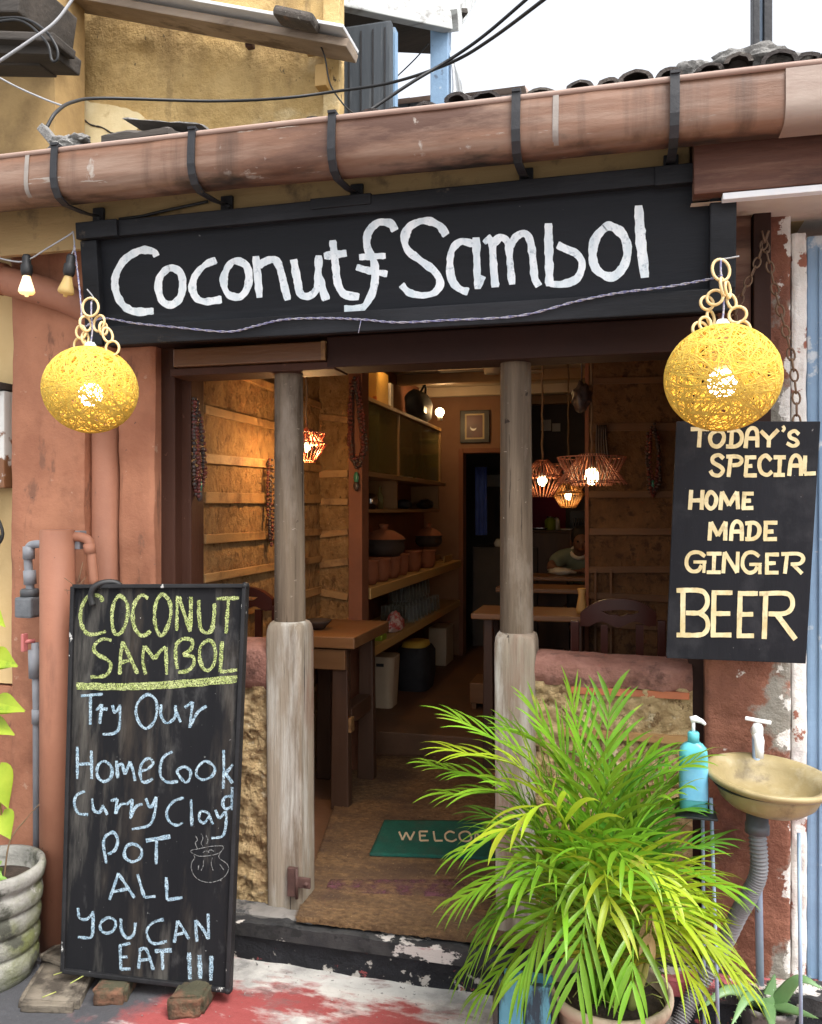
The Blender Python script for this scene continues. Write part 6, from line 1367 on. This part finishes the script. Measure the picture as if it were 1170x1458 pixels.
def heart(mb, c, tip, nrm, w_, fold=.25):
    c = Vector(c); d = Vector(tip) - c; l = d.length; d.normalize(); nrm = (Vector(nrm) - d * Vector(nrm).dot(d)).normalized(); sd = d.cross(nrm); vs = []
    prof_ = [(-.12, .20), (-.06, .38), (.04, .50), (.16, .54), (.30, .51), (.45, .43), (.6, .32), (.75, .20), (.88, .09), (1, .004)]
    for v, ww in prof_:
        cur = -.16 * l * v * v
        vs += [c + d * l * v + sd * w_ * ww + nrm * (fold * w_ * ww + cur), c + d * l * max(v, .03) + nrm * cur, c + d * l * v - sd * w_ * ww + nrm * (fold * w_ * ww + cur)]
    n = len(prof_); mb.add(vs, [f for j in range(n - 1) for f in ((3 * j, 3 * j + 1, 3 * j + 4, 3 * j + 3), (3 * j + 1, 3 * j + 2, 3 * j + 5, 3 * j + 4))], True)
yv = -.50
stem_ = spline([V(pc.x + .02, pc.y - .02, ZS + H - .06), onY(-6, 1150, yv), onY(-14, 1050, yv), onY(-4, 990, yv), onY(-8, 930, yv), onY(-20, 860, yv)], 8)
MB().tube(stem_, .0045, 6).build('stem', 'stem', cp_)
for i, (c0, t_, w_) in enumerate((((-8, 936), (20, 946), .075), ((-2, 1000), (30, 1010), .065), ((-10, 1030), (16, 1044), .055), ((-4, 1095), (8, 1152), .09), ((2, 1160), (12, 1194), .075), ((-14, 1140), (-34, 1165), .06), ((-14, 1050), (-44, 1060), .06), ((-12, 900), (-40, 930), .06), ((-14, 870), (4, 890), .05))):
    mb = MB(); a = onY(*c0, yv - .02); heart(mb, a, onY(*t_, yv - .05), (0.25, -.9, .35), w_ * 1.0, .12); mb.tube([a, stem_[min(len(stem_) - 1, 4 + i * 4)]], .0018, 5); mb.build('heart_leaf', 'leaf_lime', cp_)
    mb = MB(); a = onY(*c0, yv - .02); heart(mb, a, onY(*t_, yv - .05), (0.1, -.8, .6), w_); mb.tube([a, stem_[min(len(stem_) - 1, 4 + i * 4)]], .0018, 5); mb.build('heart_leaf', 'leaf_lime', cp_)
rn = random.Random(31)
for i in range(20):
    a_ = rn.uniform(-1.2, 2.2); r_ = rn.uniform(.03, .11); c0 = V(pc.x + r_ * math.cos(a_), pc.y - .02 - .08 * rn.random(), ZS + H - .03 + rn.uniform(0, .09)); d = V(math.cos(a_) * .7 + rn.uniform(-.4, .4), -.5 + rn.uniform(-.5, .6), rn.uniform(-.1, .5)).normalized() * rn.uniform(.035, .06)
    mb = MB(); heart(mb, c0, c0 + d, (0, -.4, .9), .036); mb.tube([c0, V(pc.x + r_ * .6 * math.cos(a_), pc.y, ZS + H - .06)], .0018, 5); mb.build('small_leaf', 'leaf_mid', cp_)
mb = MB().tube(spline([V(pc.x + .05, pc.y, ZS + H - .06), onY(14, 1198, -.42), onY(38, 1165, -.38), onY(56, 1145, -.36)], 6), [.003] * 12 + [.0015] * 7, 5)
mb.build('bare_twig', 'stem_dark', cp_)

# ================================================================== BEHIND THE ROOF
YY = 1.25
yh = thing('yellow_house', 'stained yellow plastered upper wall of the house rising behind the shop roof', 'building', (-2.3, YY, ZS))
a = onY(80, 205, YY); b = onY(486, 60, YY)
wl = MB().slab((a.x, YY, 2.6), (b.x - a.x, 0, 0), (0, 0, 1.95), (0, -1, 0), 90, 90, .022, 2.6, .04, 12, .01); wl.build('wall', 'yellow_wall', yh)
c0, c1 = onY(60, -22, YY - .22), onY(494, 57, YY - .22)
MB().bar(c0 + V(0, .08, -.02), c1 + V(0, .08, -.012), .16, .040, .005, up=(0, 0, 1)).build('eave_sheet', 'sheet', yh)
MB().bar(c0 + V(0, .06, .035), c1 + V(.0, .06, .035), .24, .016, .003).build('eave_edge', 'white_strip', yh)
MB().bar(onY(395, 22, YY - .3), onY(450, 34, YY - .3), .12, .05, .02).build('ridge_cap', 'tile', yh)
a = onY(462, 60, YY - .03); b = onY(485, 150, YY - .03)
MB().box(a.x, b.x, YY - .055, YY + .03, 2.7, 4.4, .008).build('corner_pier', 'yellow_wall', yh)
def yw(px, py, h): return onY(px, py, YY - h)
po = [(82, 128), (104, 132), (128, 146), (160, 150), (190, 158), (205, 168), (198, 182), (176, 196), (150, 204), (118, 206), (96, 206), (88, 180), (84, 150)]
po = [V(q_.x, YY - .034, q_.z) for q_ in (yw(*p, .034) for p in po)]; pp_ = spline(po, 5, True); pp_ = [p + V(.008 * noise.noise(p * 40), 0, .008 * noise.noise(p * 40 + V(5, 5, 5))) for p in pp_]
MB().prism(pp_, (0, .03, 0)).build('plaster_patch', 'pale_patch', yh)
MB().tube(spline([yw(*p, .0345) for p in ((90, 162), (104, 168), (118, 170), (130, 178), (146, 182), (160, 190), (172, 190))], 5), [.004, .005, .006, .004, .006, .005, .004] * 4 + [.004] * 3, 5).build('crack', 'eave_timber', yh)
p = onY(460, 112, YY - .08); MB().box(p.x - .035, p.x + .025, YY - .11, YY - .02, p.z - .05, p.z + .06, .005).build('bracket', 'shelf_edge', yh)
p = onY(448, 66, YY - .06); MB().box(p.x - .05, p.x + .03, YY - .12, YY - .02, p.z - .03, p.z + .03, .005).build('bracket', 'yellow_shade', yh)
p = onY(356, 58, YY - .03); MB().box(p.x - .02, p.x + .02, YY - .05, YY - .01, p.z - .04, p.z + .04, .004).build('bracket', 'rust_iron', yh)
oh = thing('ochre_house', 'ochre wall with dark old eave timbers at the upper left corner', 'building', (-3.6, .9, ZS))
a = onY(-120, 200, .9); b = onY(77, 200, .9)
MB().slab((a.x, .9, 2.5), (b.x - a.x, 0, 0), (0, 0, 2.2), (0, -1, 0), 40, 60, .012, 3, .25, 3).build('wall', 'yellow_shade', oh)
for (p0, p1, w_, h_, dy) in (((-60, 78), (96, 82), .20, .075, -.35), ((-60, 60), (92, 66), .16, .04, -.42), ((-60, 96), (70, 98), .12, .03, -.3), ((-60, 20), (70, 22), .4, .20, -.15)): MB().bar(onY(*p0, .9 + dy), onY(*p1, .9 + dy), w_, h_, .008).build('eave_timber', 'eave_timber', oh)
# slate clad lean-to and the blue posted canopy
sl2 = thing('slate_wall', 'dark slate grey clad wall panel right of the yellow house', 'wall', onY(522, 170, 1.6))
a, b = onY(474, 30, 1.6), onY(558, 180, 1.6)
MB().box(a.x, b.x, 1.58, 1.63, 2.6, onY(500, 40, 1.6).z, .01).build('panel', 'slate', sl2)
for k in range(5): x = a.x + (b.x - a.x) * (k + .5) / 5; MB().box(x - .004, x + .004, 1.574, 1.579, 2.6, onY(500, 50, 1.6).z).build('batten', 'black_iron', sl2)
cn = thing('canopy', 'weathered grey beam canopy carried by a blue post behind the roof', 'canopy', onY(628, 160, 2.0))
MB().bar(onY(470, -8, 1.5), onY(640, 29, 2.0), .06, .135, .008).build('beam', 'grey_beam', cn)
MB().bar(onY(470, 36, 1.9), onY(640, 46, 2.4), .5, .03, .004).build('underside', 'eave_timber', cn)
MB().bar(onY(640, 30, 2.0), onY(700, -60, 5.0), .10, .12, .006).build('beam', 'grey_beam', cn)
p0, p1 = onY(615, 50, 2.05), onY(640, 50, 2.05)
MB().box(p0.x, p1.x, 2.0, 2.1, 2.4, p0.z + .03, .006).build('post', 'blue', cn)
MB().box(onY(560, 60, 1.7).x, onY(565, 60, 1.7).x, 1.66, 1.72, 2.5, onY(560, 45, 1.7).z).build('batten', 'blue', cn)
vs = []; mb = MB()
for i in range(9):
    for j in range(9):
        u, v = i / 8, j / 8; p = onY(641 + 3 * v + u * (2 + 22 * v), 78 + 72 * v, 2.05); vs.append(p + V(0, .03 * math.sin(u * 9 + v * 4), 0))
mb.add(vs, [(i * 9 + j, i * 9 + j + 1, i * 9 + 10 + j, i * 9 + 9 + j) for i in range(8) for j in range(8)], True)
tag(mb.build('tarpaulin', 'tarp'), 'white tarpaulin scrap hanging beside the blue post', 'tarpaulin')
stp = thing('steel_post', 'black steel channel post standing on the roof at the right', 'post', onY(1083, 90, -.25))
p0, p1 = onY(1070, 40, -.25), onY(1097, 40, -.25); zb_ = onY(1083, 92, -.25).z
for x0, x1, y0, y1, nm, mm in ((p0.x, p0.x + .017, -.28, -.22, 'flange', 'black_iron'), (p1.x - .022, p1.x, -.28, -.22, 'flange', 'black_iron'), (p0.x + .018, p1.x - .023, -.262, -.24, 'web', 'blue_metal')): MB().box(x0, x1, y0, y1, zb_ - .05, 4.2, .002).build(nm, mm, stp)
# far houses
def far_house(px0, px1, py0, py1, y, label, win):
    a, b = onY(px0, py0, y), onY(px1, py1, y); t = thing('far_house', label, 'house', ((a.x + b.x) / 2, y, ZS))
    MB().box(a.x, b.x, y, y + 5, ZS, a.z, .02).build('wall', 'far_white', t)
    MB().prism([V(a.x - .3, y - .4, a.z), V(a.x - .3, y + 2.5, a.z + (a.x * 0 + 1.0)), V(a.x - .3, y + 5.4, a.z)], (b.x - a.x + .6, 0, 0)).build('roof', 'far_tile', t)
    for px, py in win: p = onY(px, py, y - .02); MB().box(p.x - .25, p.x + .25, y - .03, y + .02, p.z - .4, p.z + .4).build('window', 'slate', t)
far_house(563, 614, 150, 170, 26, 'tiny far white house seen left of the blue post', ((574, 156), (590, 155), (604, 153)))
far_house(648, 735, 144, 160, 22, 'far pale roofed house just above the tiles right of the blue post', ((665, 152), (690, 150)))
# ------------------------------------------------------------------ cables
def cable(name, pts, r, m, label, y=None):
    pp = [onY(q_[0], q_[1], q_[2]) for q_ in pts]; return tag(MB().tube(spline(pp, 10), r, 7).build(name, m), label, 'cable')
cable('overhead_cable', [(66, 182, -.25), (80, 160, -.2), (105, 145, .0), (150, 140, .2), (300, 144, .5), (400, 140, .6), (480, 130, .7), (560, 117, .6), (640, 90, .4), (700, 55, .2), (800, -20, -.2)], .0065, 'rubber', 'black cable looping from the roof corner across the yellow wall')
cable('overhead_cable', [(508, 170, .2), (540, 148, .25), (590, 115, .3), (640, 85, .35), (690, 50, .3), (760, -10, .2)], .0065, 'rubber', 'black cable rising steeply from the tiles past the blue post')
cable('overhead_cable', [(-20, 100, .2), (40, 60, .25), (80, 30, .3), (112, -14, .35)], .007, 'grey_cable', 'thick grey cable crossing the upper left corner')
cable('overhead_cable', [(-20, 28, .3), (30, 26, .3), (62, 42, .3), (80, 66, .3), (82, 84, .3), (74, 86, .3), (66, 60, .3), (30, 30, .3), (-20, 34, .28)], .006, 'rubber', 'black cable coil hanging at the old eave timbers')
cable('overhead_cable', [(-20, 100, .3), (20, 122, .3), (60, 140, .25), (92, 152, .1)], .004, 'grey_cable', 'thin grey wire sagging to the roof corner at the left')
cable('overhead_cable', [(450, 52, 1.1), (462, 80, 1.08), (470, 120, 1.1), (490, 150, 1.0), (508, 165, .9)], .004, 'rubber', 'thin black wire falling from the eave of the yellow house')
cable('overhead_cable', [(562, 112, 2.2), (590, 85, 2.2), (610, 62, 2.2)], .004, 'rubber', 'short thin wire under the grey canopy beam')
cable('overhead_cable', [(170, 312, -.29), (200, 308, -.295), (240, 299, -.30), (296, 287, -.29)], .005, 'rubber', 'black wire running under the gutter above the sign')

# loose grit and crumbs of paint lying on the ground along the step
mb = MB(); rn = random.Random(77)
for k in range(260):
    p = V(rn.uniform(-1.7, .5), -.17 - abs(rn.gauss(0, .16)), ZS + .012); r_ = rn.uniform(.0015, .006) * (1 if rn.random() < .9 else 1.8)
    a_ = [V(rn.gauss(0, 1), rn.gauss(0, 1), rn.gauss(0, .6)).normalized() * r_ * rn.uniform(.6, 1.2) for _ in range(4)]
    mb.add([p + q_ for q_ in a_], [(0, 1, 2), (0, 2, 3), (0, 3, 1), (1, 3, 2)])
gr = mb.build('grit', 'cement', None, (-.6, -.3, ZS)); gr['kind'] = 'stuff'
